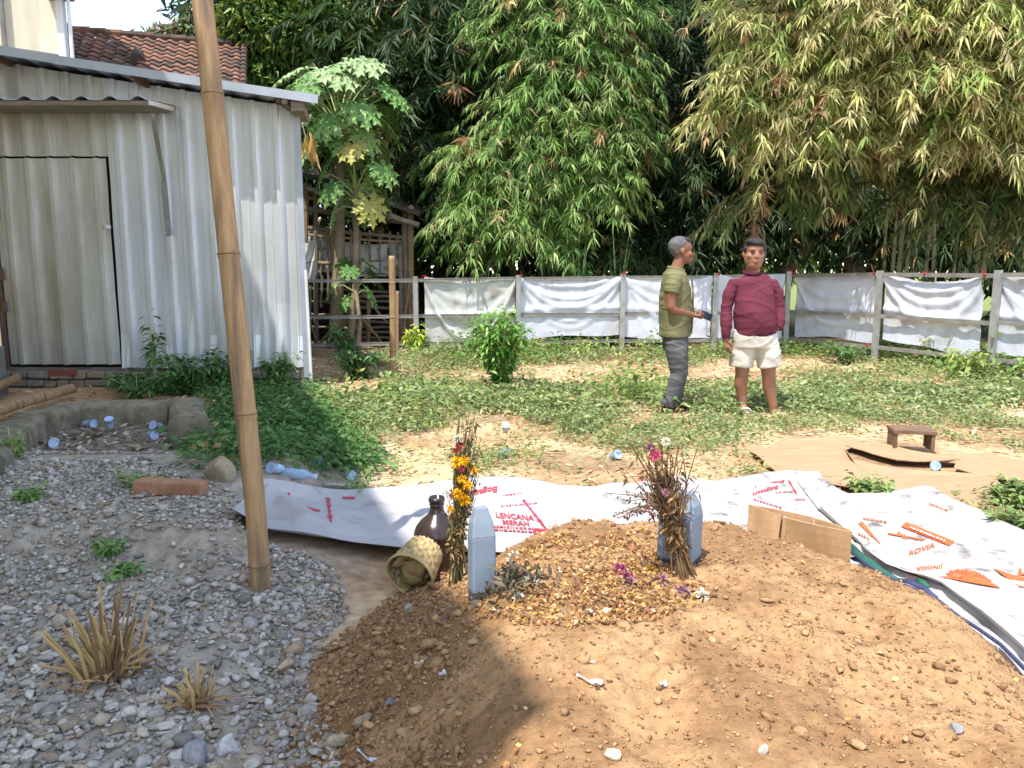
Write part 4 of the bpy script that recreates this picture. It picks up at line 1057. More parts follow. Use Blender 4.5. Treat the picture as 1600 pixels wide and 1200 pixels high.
shrub('sapling', 'feathery green sapling beyond the back fence left of the olive man', (float(P(905, 430, 14.3)[0]), 14.3, .2), 2.2, .4, 7, 60, (.12, .22), .3, cols((112, 160, 92), (132, 178, 110)), 'sapling')
shrub('sapling', 'darker feathery sapling beyond the fence nearest the olive man', (float(P(965, 430, 14.6)[0]), 14.6, .2), 2.3, .35, 6, 60, (.12, .22), .3, cols((84, 128, 78), (72, 112, 68)), 'sapling')
for (u, v, h, w, lab) in ((45, 785, .10, .10, 'small weed at the left of the gravel by the basin'), (175, 865, .07, .07, 'tiny green weed sprouting on the gravel ledge'), (190, 900, .06, .09, 'tiny spreading weed below the gravel ledge'), (20, 720, .22, .12, 'bright green weed at the left end of the basin'), (60, 680, .2, .1, 'weed growing from the wall of the basin at far left'), (215, 760, .08, .16, 'thin weeds on the gravel in front of the basin'), (560, 770, .12, .2, 'weed tuft just behind the shaded white sheet')):
    shrub('small_weed', lab, gp_(u, v), h, w, 8, 12, (.03, .055), .5, cols((108, 146, 76), (124, 160, 88)), 'weed')

# ================================================================== CONCRETE BASIN
m_conc = mat('mossy_concrete', lin((156, 144, 122)), lin((112, 104, 88)), 7, .95, .9, 22, c3=lin((84, 82, 62)), s3=5, t3=(.45, .68))
m_debris = mat('dry_debris', lin((150, 140, 124)), lin((108, 98, 84)), 14, 1, .9, 50)
basin = thing('concrete_basin', 'broken mossy concrete basin half filled with debris near the shed', 'basin', gp_(200, 690))
ZR = .34
def hz(u, v, z): 
    k = ray(np.array(float(u)), np.array(float(v))); t = (z - CAM_H) / k[2]; p = k * t; p[2] += CAM_H; return p
def wall_strip(pxs, thick, z0, name, jit=.02, zr=None):
    """a thick low wall along rim pixels (its inner top edge)"""
    pts = [hz(u, v, zr or ZR) for u, v in pxs]
    # densify
    den = []
    for a, b in zip(pts[:-1], pts[1:]):
        k = max(2, int(np.linalg.norm(b - a) / .06)); den += [a + (b - a) * i / k for i in range(k)]
    den.append(pts[-1]); V = []; F = []
    for i, p in enumerate(den):
        t = unit(den[min(i + 1, len(den) - 1)] - den[max(i - 1, 0)]); nn = np.array([-t[1], t[0], 0]) * thick
        jz = (float(fbm(p[0] * 5, p[1] * 5, 71)) - .5) * .05; j2 = (float(fbm(p[0] * 7, p[1] * 7, 73)) - .5) * jit * 3
        top = p + [0, 0, jz]
        ring = [np.array([p[0], p[1], z0]) - nn * .06, p + [0, 0, jz - .10] - nn * (.02 + j2), top - nn * .0 + [0, 0, -.025], top + nn * .18, top + nn * .8 + [0, 0, j2 * .4], top + nn + [0, 0, -.03], p + nn * (1.03 + j2) + [0, 0, jz - .15], np.array([p[0], p[1], z0]) + nn * 1.05]
        V += ring
    n = 8
    for i in range(len(den) - 1):
        for k in range(n): F.append((i * n + k, i * n + (k + 1) % n, (i + 1) * n + (k + 1) % n, (i + 1) * n + k))
    F += [tuple(range(n)), tuple(range(len(V) - 1, len(V) - 1 - n, -1))]
    o = obj(name, V, F, m_conc, basin, smooth=False); bevel(o, .02, 2)
    return o
wall_strip([(262, 629), (190, 629), (119, 632), (78, 643), (48, 662), (25, 690), (-15, 735)][::-1], .26, -.15, 'back_wall', zr=.33)
wall_strip([(263, 627), (265, 640), (267, 657)], .27, -.15, 'end_wall', .05, zr=.31)
bc = [hz(u, v, .10) for u, v in ((60, 735), (262, 745), (285, 690), (270, 655), (110, 658), (20, 720))]
V, F = grid(30, 30, lambda s, t: (lambda p: (p[0], p[1], .13 + (float(fbm(p[0] * 5, p[1] * 5, 75)) - .5) * .10 - .06 * (t < .12)))(hz(20 + 265 * s - 40 * (1 - t) * s, 745 - 82 * t, .13)))
obj('debris_fill', V, F, m_debris, basin, smooth=True)
dp = np.array([hz(random.uniform(40, 260), random.uniform(664, 744), .13) for _ in range(900)]); dp[:, 2] = .15 + rng.normal(0, .015, 900)
a = rng.random(900) * 6.28; ll = rng.uniform(.03, .09, 900)
V, F, T = leaves(dp, np.stack([np.cos(a), np.sin(a), rng.normal(0, .3, 900)], 1), rand_dir(900, 1), ll, ll * rng.uniform(.2, .7, 900), pick(cols((176, 164, 144), (146, 132, 112), (124, 108, 92), (190, 178, 158)), 900), rich=False, droop=.1)
o = obj('dead_leaves', V, F, attr_mat('dead_leaf', rough=.9, spec=.1), basin, tint=T); o['kind'] = 'stuff'

# lying bamboo poles, brick, planks
def lying(u0, v0, u1, v1, r, label, dz=.1):
    a = hz(u0, v0, dz); b = hz(u1, v1, dz); d = b - a
    bamboo_pole([a, a + d * .5 + [0, 0, .01], b], (r, r), [.2, .55, .9], 'fallen_bamboo', label, m_pole)
lying(-30, 650, 112, 607, .055, 'longer bamboo pole lying on the ground below the shed door', .12)
lying(-40, 622, 28, 590, .05, 'short bamboo offcut lying against the footing at far left', .16)
p = gp_(268, 772)
br = obj('brick', *box((p[0], p[1], p[2] + .04), (.40, .10, .075), -.16), mat('faded_brick', lin((186, 140, 110)), lin((150, 108, 84)), 9, .95, .6, 40)); bevel(br, .01)
tag(br, 'faded reddish brick slab lying at the edge of the gravel', 'brick')
p = gp_(526, 768)
V, F, T = rocks(np.array([p + [0, 0, .03]]), np.array([.17]), np.array([lin((176, 172, 164))]), ico(3), flat=.4)
tag(obj('concrete_chunk', V, F, m_stone, tint=T), 'flat chunk of concrete behind the shaded white sheet', 'concrete chunk')

# ================================================================== SACK SHEETS ON THE GROUND
def wrink(x, y):
    w = .050 * (fbm(x * 2.2, y * 3.2, 81, 3) - .5) + .020 * (fbm(x * 7, y * 9, 83, 2) - .5)
    w = w + .014 * np.abs(np.sin(3.1 * x + 7 * y + 4 * vnoise(x * 1.5, y * 1.5, 85))) ** 6
    return w
def cz(x, y): return np.maximum(h_base(x, y), np.minimum(h_mound(x, y), .09)) + .035 + wrink(x, y)
m_sack = mat('white_woven_sack', lin((186, 183, 184)), lin((170, 167, 169)), 3, .75, .5, 24, c3=lin((150, 143, 138)), s3=5, t3=(.58, .8), spec=.25)
m_sackd = mat('scuffed_woven_sack', lin((186, 182, 180)), lin((170, 166, 163)), 4, .75, .5, 24, c3=lin((112, 106, 102)), s3=9, t3=(.58, .72), spec=.25)
def ground_sheet(top, bot, m, name, label, lift=0.0, nx=220, ny=70, curl=.05, roll=None, hf=None):
    def poly(pl, s):
        s = s * (len(pl) - 1); i = min(int(s), len(pl) - 2); f = s - i
        return np.array(pl[i]) * (1 - f) + np.array(pl[i + 1]) * f
    uv = np.array([poly(bot, i / nx) * (1 - j / ny) + poly(top, i / nx) * (j / ny) for j in range(ny + 1) for i in range(nx + 1)])
    hf = hf or cz
    p = G(uv[:, 0], uv[:, 1], hf, lift)
    t = np.repeat(np.arange(ny + 1) / ny, nx + 1); s = np.tile(np.arange(nx + 1) / nx, ny + 1)
    p[:, 2] += curl * (np.exp(-(t / .05) ** 2) + np.exp(-((1 - t) / .06) ** 2)) * (.35 + .65 * vnoise(s * 9, t * 2, 91))
    if roll:
        (ua, va), (ub, vb), rw, rh = roll
        d = np.array([ub - ua, vb - va]); L2 = d @ d; q = np.clip(((uv - [ua, va]) @ d) / L2, 0, 1)
        dist = np.linalg.norm(uv - ([ua, va] + q[:, None] * d), axis=1); p[:, 2] += rh * np.exp(-(dist / rw) ** 2) * (1 - .7 * q)
    i = np.arange(ny * (nx + 1)).reshape(ny, nx + 1)[:, :-1].ravel()
    F = np.stack([i, i + 1, i + 2 + nx, i + 1 + nx], 1)
    o = obj(name, p, F, m, smooth=True); solidify(o, .003, 1)
    return tag(o, label, 'sack sheet', 'sheets of opened sacks around the grave')
sh_a = ground_sheet([(408, 757), (470, 766), (545, 771), (640, 766), (700, 757), (760, 752), (810, 754), (870, 766), (930, 768), (985, 764)], [(357, 800), (420, 834), (500, 846), (560, 856), (640, 866), (740, 874), (800, 878), (860, 880), (930, 884), (1000, 890)], m_sack, 'sack_sheet', 'long white sack sheet with red print behind the jar and left headstone', roll=((420, 772), (520, 832), 9, .05))
sh_b = ground_sheet([(930, 768), (985, 762), (1050, 748), (1070, 750), (1115, 760), (1180, 750), (1225, 742), (1280, 743)], [(940, 888), (1000, 892), (1060, 890), (1120, 880), (1180, 880), (1240, 885), (1290, 880), (1352, 880)], m_sackd, 'sack_sheet', 'creased white sack sheet with red print behind the carton', .012)
sh_c = ground_sheet([(1245, 752), (1290, 760), (1325, 777), (1370, 778), (1440, 766), (1455, 768), (1490, 790), (1540, 812), (1600, 838), (1760, 900)], [(1282, 800), (1335, 846), (1350, 865), (1385, 890), (1420, 905), (1470, 925), (1530, 968), (1600, 1030), (1660, 1090), (1760, 1200)], m_sackd, 'sack_sheet', 'white sack sheet with orange print at the right of the grave', .024)
sh_d = ground_sheet([(1310, 855), (1350, 862), (1400, 898), (1460, 920), (1540, 968), (1610, 1035), (1700, 1130)], [(1318, 878), (1342, 890), (1400, 925), (1460, 958), (1530, 1008), (1600, 1068), (1690, 1160)], m_sack, 'sack_sheet', 'narrow white under sheet bordering the right side of the mound', .002, 70, 14)
m_green = mat('green_lining', lin((48, 104, 84)), lin((36, 88, 70)), 6, .6, .2, 20)
m_navy = mat('navy_seam', lin((70, 76, 112)), lin((54, 60, 92)), 20, .7)
def ribbon(pxs, w, m, par, name, lift):
    pts = G(np.array([q[0] for q in pxs], float), np.array([q[1] for q in pxs], float), cz, lift); V = []
    for i, p in enumerate(pts):
        t = unit(pts[min(i + 1, len(pts) - 1)] - pts[max(i - 1, 0)]); nn = np.array([-t[1], t[0], 0]); ww = w[i] if hasattr(w, '__len__') else w
        V += [p - nn * ww / 2, p + [0, 0, .012], p + nn * ww / 2]
    F = []
    for i in range(len(pts) - 1): F += [(3 * i, 3 * i + 1, 3 * i + 4, 3 * i + 3), (3 * i + 1, 3 * i + 2, 3 * i + 5, 3 * i + 4)]
    return solidify(obj(name, V, F, m, par, smooth=True), .004, 1)
ribbon([(1331, 852), (1342, 866), (1358, 878), (1375, 890), (1392, 900), (1405, 908)], [.03, .05, .06, .05, .04, .01], m_green, sh_c, 'green_lining', .05)
ribbon([(1432, 906), (1442, 910), (1452, 918)], [.02, .05, .01], m_green, sh_c, 'green_lining', .055)
ribbon([(1330, 862), (1350, 880), (1380, 900), (1410, 914), (1440, 926), (1470, 942), (1500, 966), (1530, 985), (1565, 1010), (1600, 1045), (1660, 1110)], .014, m_navy, sh_c, 'navy_seam', .06)
ribbon([(1405, 907), (1425, 910), (1445, 920), (1465, 936)], [.01, .05, .04, .01], m_navy, sh_c, 'navy_fold', .056)
ribbon([(1322, 872), (1332, 880), (1340, 884)], .035, mat('pale_blue_patch', lin((156, 184, 220)), rough=.6), sh_d, 'blue_patch', .045)
# printed lettering: each line is its own flat print lying on the cloth
m_pr = mat('red_ink', lin((186, 44, 62)), lin((200, 76, 90)), 60, .75)
m_po = mat('orange_ink', lin((216, 88, 36)), lin((222, 112, 60)), 60, .75)
def text_vf(s):
    cu = bpy.data.curves.new('t', 'FONT'); cu.body = s; cu.size = 1.0; cu.align_x = 'CENTER'; cu.align_y = 'CENTER'; cu.resolution_u = 3; cu.offset = .025
    ob = bpy.data.objects.new('t', cu); col.objects.link(ob)
    dg = bpy.context.evaluated_depsgraph_get(); me = bpy.data.meshes.new_from_object(ob.evaluated_get(dg))
    bm = bmesh.new(); bm.from_mesh(me); bmesh.ops.triangulate(bm, faces=bm.faces[:])
    for lim in (.3, .15, .1):
        bmesh.ops.subdivide_edges(bm, edges=[e for e in bm.edges if e.calc_length() > lim], cuts=1); bmesh.ops.triangulate(bm, faces=bm.faces[:])
    V = np.array([v.co[:] for v in bm.verts]); F = [tuple(v.index for v in f.verts) for f in bm.faces]; bm.free()
    bpy.data.objects.remove(ob); bpy.data.curves.remove(cu); bpy.data.meshes.remove(me)
    return V, F
def on_cloth(V, F, u0, v0, ax, ay, m, par, lift, name='printed_lettering'):
    """ax, ay: photo pixel vectors of one text unit to the right and up"""
    u = u0 + V[:, 0] * ax[0] + V[:, 1] * ay[0]; v = v0 + V[:, 0] * ax[1] + V[:, 1] * ay[1]
    p = G(u, v, cz, lift); return obj(name, p, F, m, par)
def prt(s, u, v, ax, ay, m, par, lift): V, F = text_vf(s); return on_cloth(V, F, u, v, ax, ay, m, par, lift)
def bars(u, v, ax, ay, n, m, par, lift, length=6, seed=1, h=.55):
    """a line of print too small to read"""
    r_ = random.Random(seed); q = MB(); x = -length / 2
    while x < length / 2:
        w = r_.uniform(.15, .6); hh = h * r_.uniform(.5, 1); q.add(([(x, -hh / 2, 0), (x + w, -hh / 2, 0), (x + w, hh / 2, 0), (x, hh / 2, 0)], [(0, 1, 2, 3)])); x += w + r_.uniform(.08, .22)
    o = on_cloth(np.array(q.V), q.F, u, v, ax, ay, m, par, lift, 'fine_print'); o['kind'] = 'stuff'; return o
LA = .010
prt('LENCANA', 804, 807, (13, 1.0), (-2, -11), m_pr, sh_a, LA)
prt('MERAH', 806, 817, (13, 1), (-2, -10), m_pr, sh_a, LA)
prt('Bogasari', 752, 768, (-15, 3), (-1, 13), m_pr, sh_a, LA)
for k, vv in enumerate((824, 829)): bars(805, vv, (10, .6), (-1, -5), 1, m_pr, sh_a, LA, 8, 3 + k, .6)
bars(842, 812, (7, 9), (-9, 2), 1, m_pr, sh_a, LA, 7, 9, .7); bars(810, 788, (9, -.8), (0, -4), 1, m_pr, sh_a, LA, 6, 12, .5); bars(800, 772, (9, -1), (0, -4), 1, m_pr, sh_a, LA, 3, 14, .5)
on_cloth(np.array([(-2, -.4, 0), (2, -.4, 0), (2.3, .2, 0), (-1, .3, 0)]), [(0, 1, 2, 3)], 842, 827, (5, .4), (0, -5), m_pr, sh_a, LA, 'red_block')
bars(515, 800, (1, 9), (-9, 0), 1, m_pr, sh_a, LA, 5, 21, .9); bars(478, 792, (8, 2), (-1, -5), 1, m_pr, sh_a, LA, 5, 22, .5); bars(455, 780, (3, 7), (-6, 1), 1, m_pr, sh_a, LA, 3, 23, .6)
on_cloth(np.array([(-1, -.3, 0), (1, -.3, 0), (1, .3, 0), (-1, .3, 0)]), [(0, 1, 2, 3)], 490, 797, (7, .5), (0, -4), m_pr, sh_a, LA, 'red_block')
on_cloth(np.array([(-1, -.3, 0), (1, -.3, 0), (1, .3, 0), (-1, .3, 0)]), [(0, 1, 2, 3)], 545, 777, (10, 0), (0, -4), m_pr, sh_a, LA, 'red_block')
LB = .022
prt('Bogasari', 1196, 766, (-12, 3.5), (-1, 8), m_pr, sh_b, LB)
on_cloth(np.array([(-1.1, -1, 0), (1, -.8, 0), (1.3, .7, 0), (-.4, .9, 0)]), [(0, 1, 2, 3)], 1215, 749, (10, 0), (0, -6), m_pr, sh_b, LB, 'red_block')
bars(1236, 757, (4, 7), (-7, 2), 1, m_pr, sh_b, LB, 4, 31, .6); bars(1198, 786, (8, 2.5), (-1, -5), 1, m_pr, sh_b, LB, 5, 33, .6); bars(1176, 754, (3, 4), (6, -3), 1, m_pr, sh_b, LB, 3, 34, .5); bars(1250, 780, (6, 0), (0, -4), 1, m_pr, sh_b, LB, 2.5, 35, .8); bars(1228, 768, (8, -.8), (0, -4), 1, m_pr, sh_b, LB, 4, 36, .35)
bars(1012, 752, (8, 1), (0, -5), 1, m_pr, sh_b, LB, 4, 37, .7); bars(1015, 800, (6, 4), (-3, -6), 1, m_pr, sh_b, LB, 3, 38, .8)
LC = .034
prt('ROVIA', 1440, 858, (14, -5), (2, -11), m_po, sh_c, LC)
prt('JINGGA', 1452, 886, (-12, 1), (-1, 8), m_po, sh_c, LC)
on_cloth(np.array([(i / 10 * 2 - 1, s * (.5 + .0 * i), 0) for i in range(11) for s in (-1, 1)]), [(2 * i, 2 * i + 2, 2 * i + 3, 2 * i + 1) for i in range(10)], 1450, 834, (38, 15), (8, -7), m_po, sh_c, LC, 'orange_band')
bars(1449, 834, (9, 3.6), (3, -7), 1, m_sack, sh_c, LC + .007, 6, 41, .55)
on_cloth(np.array([(i / 8 * 2 - 1, s * .6 * (1 - i / 9), 0) for i in range(9) for s in (-1, 1)]), [(2 * i, 2 * i + 2, 2 * i + 3, 2 * i + 1) for i in range(8)], 1360, 833, (16, 17), (5, -3), m_po, sh_c, LC, 'orange_stroke')
on_cloth(np.array([(i / 8 * 2 - 1, s * .18, 0) for i in range(9) for s in (-1, 1)]), [(2 * i, 2 * i + 2, 2 * i + 3, 2 * i + 1) for i in range(8)], 1415, 838, (28, 5), (2, -6), m_po, sh_c, LC, 'orange_stroke')
bars(1366, 812, (7, 1), (1, -5), 1, m_po, sh_c, LC, 5, 43, .6); bars(1410, 836, (7, 5), (3, -6), 1, m_po, sh_c, LC, 2, 44, .9); bars(1464, 791, (8, 3), (1, -5), 1, m_po, sh_c, LC, 3, 45, .8); bars(1350, 838, (6, 3), (2, -5), 1, m_po, sh_c, LC, 3, 46, .7)
for k in range(7): bars(1410 + k * 6, 892 + k * 1.2, (4, 5), (-3, 1), 1, m_po, sh_c, LC, 3.5, 50 + k, .22)
prt('H', 1600, 898, (30, 8), (4, -20), m_po, sh_c, LC)
# orange emblem: a scalloped shell shape with cut rays, and a second one at the frame edge
q = []; Fq = []
for k in range(15):
    a0 = math.pi * k / 15; a1 = math.pi * (k + .72) / 15; n0 = len(q)
    for r_ in (.35, 1.0 + .05 * (k % 2)):
        for a in (a0, a1): q.append((math.cos(a) * r_ * 1.25, math.sin(a) * r_, 0))
    Fq.append((n0, n0 + 1, n0 + 3, n0 + 2))
n0 = len(q); q += [(-1.9, -.1, 0), (1.7, -.35, 0), (1.3, .02, 0), (-1.2, .05, 0), (-.35, .32, 0), (.35, .32, 0), (.4, 0, 0), (-.4, 0, 0)]
Fq += [(n0, n0 + 1, n0 + 2, n0 + 3), (n0 + 4, n0 + 7, n0 + 6, n0 + 5)]
on_cloth(np.array(q), Fq, 1515, 906, (28, 4), (-6, -16), m_po, sh_c, LC, 'orange_emblem')
on_cloth(np.array([(-1, .8, 0), (-.2, .4, 0), (.8, .3, 0), (1.2, -.6, 0), (.1, -.7, 0)]), [(0, 1, 2, 3, 4)], 1588, 905, (36, 6), (-2, -16), m_po, sh_c, LC, 'orange_emblem')

# ================================================================== CARDBOARD
m_card = mat('brown_cardboard', lin((180, 150, 118)), lin((164, 134, 104)), 4, .9, .12, 30, stretch=(1, 6, 1), c3=lin((176, 134, 94)), s3=3, spec=.15)
m_card2 = mat('carton_board', lin((188, 154, 116)), lin((176, 142, 106)), 5, .85, .08, 40, stretch=(6, 6, 1), spec=.15)
def flat_card(pxs, label, lift, seed):
    c = np.mean(np.array(pxs), 0); n = len(pxs); V = []; F = []
    rings = (1.0, .96, .8, .6, .4, .2)
    # densify outline
    out = []
    for i in range(n):
        a = np.array(pxs[i], float); b = np.array(pxs[(i + 1) % n], float); out += [a + (b - a) * k / 8 for k in range(8)]
    out = np.array(out); m_ = len(out)
    for r_ in rings:
        q = c + (out - c) * r_; p = G(q[:, 0], q[:, 1], h_base, lift)
        p[:, 2] = p[:, 2] + .02 * (fbm(p[:, 0] * 2, p[:, 1] * 2, seed) - .3) + (.025 * vnoise(np.arange(m_) * .2, np.zeros(m_), seed) if r_ > .95 else 0); V += list(p)
    for k in range(len(rings) - 1):
        for i in range(m_): F.append((k * m_ + i, k * m_ + (i + 1) % m_, (k + 1) * m_ + (i + 1) % m_, (k + 1) * m_ + i))
    F.append(tuple((len(rings) - 1) * m_ + i for i in range(m_)))
    o = obj('cardboard_sheet', V, F, m_card, smooth=False); solidify(o, .006, 1)
    return tag(o, label, 'cardboard', 'flattened cardboard on the ground')
flat_card([(1162, 702), (1250, 702), (1318, 706), (1330, 722), (1430, 738), (1560, 748), (1555, 772), (1530, 806), (1470, 795), (1440, 786), (1320, 762), (1210, 740), (1190, 722)], 'largest flattened cardboard sheet lying behind the sacks', .03, 101)
flat_card([(1200, 702), (1225, 688), (1330, 686), (1352, 692), (1318, 706), (1250, 704)], 'strip of cardboard at the far left of the cardboard patch', .036, 103)
flat_card([(1322, 698), (1360, 692), (1420, 704), (1500, 718), (1500, 724), (1445, 724), (1400, 722), (1362, 712)], 'bent cardboard flap lying under the wooden bench', .04, 105)
flat_card([(1500, 716), (1540, 712), (1600, 724), (1660, 745), (1620, 760), (1560, 750), (1490, 736)], 'torn cardboard piece at the right end of the patch', .036, 107)
# open carton
pa, pb_, pc_, pd_ = [hz(u, v, z) for u, v, z in ((1166, 838, .17), (1219, 853, .17), (1329, 880, .17), (1282, 848, .17))]
pd_ = pa + (pc_ - pb_); 
carton = thing('cardboard_carton', 'open brown carton without lid resting on mound edge and sacks', 'carton', (*pb_[:2], .1))
ht = .155
def panel(a, b, name, z0a=0, z0b=0, h=ht, lean=0):
    a = np.array(a); b = np.array(b); t = unit(b - a); nn = np.array([-t[1], t[0], 0])
    def fn(s, w): 
        p = a + (b - a) * s + np.array([0, 0, (z0a * (1 - s) + z0b * s) + h * w]) + nn * (lean * w + .006 * math.sin(s * 5 + w * 2)); return tuple(p)
    V, F = grid(6, 4, fn); return solidify(obj(name, V, F, m_card2, carton), .007, 0)
panel(pa, pb_ + np.array([-.008, 0, 0]), 'side_panel', .0, -.01, lean=.01)
panel(pb_ + np.array([.012, .004, -.015]), pc_, 'front_panel', 0, -.01, lean=-.015)
panel(pc_ + np.array([0, .01, 0]), pd_ + np.array([0, -.01, 0]), 'side_panel', -.01, .01)
panel(pd_, pa + np.array([.01, .01, 0]), 'back_panel', .01, .0)
V, F = grid(3, 2, lambda s, t: tuple(pb_ + np.array([.004, -.012, -.03]) + np.array([.018 * s - .012 * (1 - t), 0, .17 * t])))
solidify(obj('corner_flap', V, F, m_card2, carton), .005)
V, F = grid(2, 2, lambda s, t: tuple(pb_ + np.array([.004 + .014 * s, -.008, .06 + .085 * t])))
solidify(obj('tape', V, F, mat('clear_tape', lin((176, 190, 206)), rough=.3), carton), .002)
V, F = grid(8, 2, lambda s, t: tuple(pb_ + (pc_ - pb_) * (.35 + .62 * s) + np.array([-.01, -.03 - .01 * t, .0 - .05 * t])))
solidify(obj('bottom_flap', V, F, m_card2, carton), .006)
for s, wv, m_ in ((.42, .16, mat('blue_label', lin((70, 130, 190)), lin((180, 206, 226)), 30, .6)), (.86, .06, mat('dark_label', lin((110, 96, 96)), lin((80, 70, 74)), 60, .7))):
    V, F = grid(2, 1, lambda a_, t: tuple(pb_ + (pc_ - pb_) * (s + wv * a_) + np.array([-.012, -.048 - .006 * t, -.012 - .035 * t])))
    solidify(obj('printed_label', V, F, m_, carton), .003)
# small wooden bench
m_bench = mat('old_brown_board', lin((138, 112, 88)), lin((104, 82, 64)), 6, .9, .4, 50, stretch=(1, 6, 1))
pb2 = gp_(1436, 712)
bench = thing('wooden_bench', 'low wooden bench of three boards standing on the cardboard', 'bench', pb2)
Mz = Matrix.Rotation(R(-12), 3, 'Z'); bo = Vector(pb2) + Vector((0, .14, .03))
def bb(c, s, name): q = box(bo + Mz @ Vector(c), s, M=Mz); return bevel(obj(name, *q, m_bench, bench), .004)
bb((0, 0, .145), (.31, .22, .03), 'top_board'); bb((-.135, 0, .065), (.028, .20, .13), 'leg_board'); bb((.135, 0, .065), (.028, .20, .13), 'leg_board')

# ================================================================== LITTER
m_cup = mat('clear_blue_plastic', lin((206, 220, 238)), rough=.12, spec=.6, alpha=.55)
m_cupb = mat('blue_print_film', lin((92, 140, 206)), lin((206, 220, 236)), 22, .35, spec=.5)
m_bot = mat('blue_bottle_plastic', lin((176, 206, 240)), rough=.1, spec=.6, alpha=.6)
def cup(u, v, label, rot, z=None, s=1.0):
    p = gp_(u, v) if z is None else hz(u, v, z); M = Matrix.Rotation(rot[1], 3, 'Z') @ Matrix.Rotation(rot[0], 3, 'X'); c = p + np.array([0, 0, .035 * s])
    t = thing('plastic_cup', label, 'plastic cup', p, 'empty plastic cups lying about')
    obj('body', *lathe([(0, -.05 * s), (.026 * s, -.05 * s), (.027 * s, -.045 * s), (.034 * s, .045 * s), (.038 * s, .05 * s), (.036 * s, .052 * s), (.031 * s, .03 * s)], 16, M, c), m_cup, t, smooth=True)
    obj('printed_band', *lathe([(.0292 * s, -.03 * s), (.0335 * s, .02 * s)], 16, M, c), m_cupb, t, smooth=True)
    obj('lid_film', *lathe([(.0, .053 * s), (.036 * s, .0535 * s)], 16, M, c), m_cupb, t)
for q in ((86, 700, 'blue printed plastic cup at the left inside the basin', (1.3, .4), .15), (172, 668, 'crushed blue cup standing in the middle of the basin', (.5, .3), .17), (246, 672, 'clear round cup against the end wall of the basin', (1.2, -.3), .17), (140, 668, 'squashed blue and clear cup at the back of the basin', (1.5, 1.2), .16),
          (238, 686, 'pale blue scrap of cup low beside the basin end wall', (1.5, .8), .15)): cup(q[0], q[1], q[2], q[3], q[4], .95)
for q in ((512, 722, 'pale crushed cup at the right edge of the shaded weeds', (1.4, .6)), (566, 722, 'flattened clear cup on the edge of the building shadow', (1.5, 1.4)), (432, 740, 'clear crushed cup just right of the pole', (1.3, -.5)), (790, 676, 'bright blue cup in the sunny weeds above the dried flowers', (.6, .2)), (785, 714, 'white and blue cup in the weeds behind left headstone', (1.4, .9)), (960, 718, 'blue cup in the weeds left of the right headstone', (1.2, .5)), (1462, 735, 'blue and white cup lying on the cardboard before the bench', (1.35, -.6)), (548, 748, 'small blue cup by the concrete chunk', (1.5, .3)), (782, 760, 'blue cup end poking up behind the long white sheet', (1.3, .4)), (812, 764, 'second blue scrap behind the long white sheet', (1.3, -.4)), (495, 728, 'tipped clear cup among shaded weeds near the crushed cup', (1.1, 1.9))): cup(*q, None, .95)
p = gp_(460, 750); Mb = Matrix.Rotation(R(75), 3, 'Z') @ Matrix.Rotation(R(92), 3, 'X')
t = thing('plastic_bottle', 'empty pale blue plastic bottle lying behind the shaded sheet', 'bottle', p)
obj('body', *lathe([(0, -.11), (.030, -.11), (.033, -.10), (.031, -.04), (.033, 0), (.031, .04), (.033, .07), (.014, .12), (.013, .135)], 16, Mb, p + [0, 0, .04]), m_bot, t, smooth=True)
obj('cap', *lathe([(0, .152), (.015, .152), (.015, .13), (0, .13)], 14, Mb, p + [0, 0, .04]), m_cupb, t)
# strip of white plastic and chips on the mound
for (u, v, L_, w_, a_, c_, lab) in ((920, 1070, .10, .018, -.5, (226, 214, 196), 'curved whitish root scrap on the sunlit mound'), (575, 1190, .13, .014, -.6, (206, 214, 226), 'strip of white plastic at the bottom left of the mound'), (655, 1042, .04, .02, .3, (226, 216, 206), 'small white paper scrap on the shaded earth'), (938, 962, .09, .03, .1, (232, 220, 204), 'crumpled pale tissue below the petals'), (692, 1058, .03, .02, .9, (220, 220, 220), 'grey white plastic scrap on the shaded earth'), (1036, 1076, .03, .02, .4, (206, 200, 200), 'bit of clear plastic film on the sunlit mound')):
    p = G(np.array([float(u)]), np.array([float(v)]))[0]; d = np.array([math.cos(a_), math.sin(a_), 0]); nn = np.array([-d[1], d[0], 0])
    V, F = grid(8, 3, lambda s, t: tuple(p + d * (s - .5) * L_ * .7 + nn * ((t - .5) * w_ * .55 + .25 * L_ * (s - .5) ** 2) + np.array([0, 0, .012 + .006 * math.sin(s * 6 + t * 3)])))
    tag(solidify(obj('paper_scrap', V, F, mat('scrap_%d' % u, lin(c_), tuple(x * .85 for x in lin(c_)), 20, .8)), .002), lab, 'scrap', 'pale scraps on the mound')

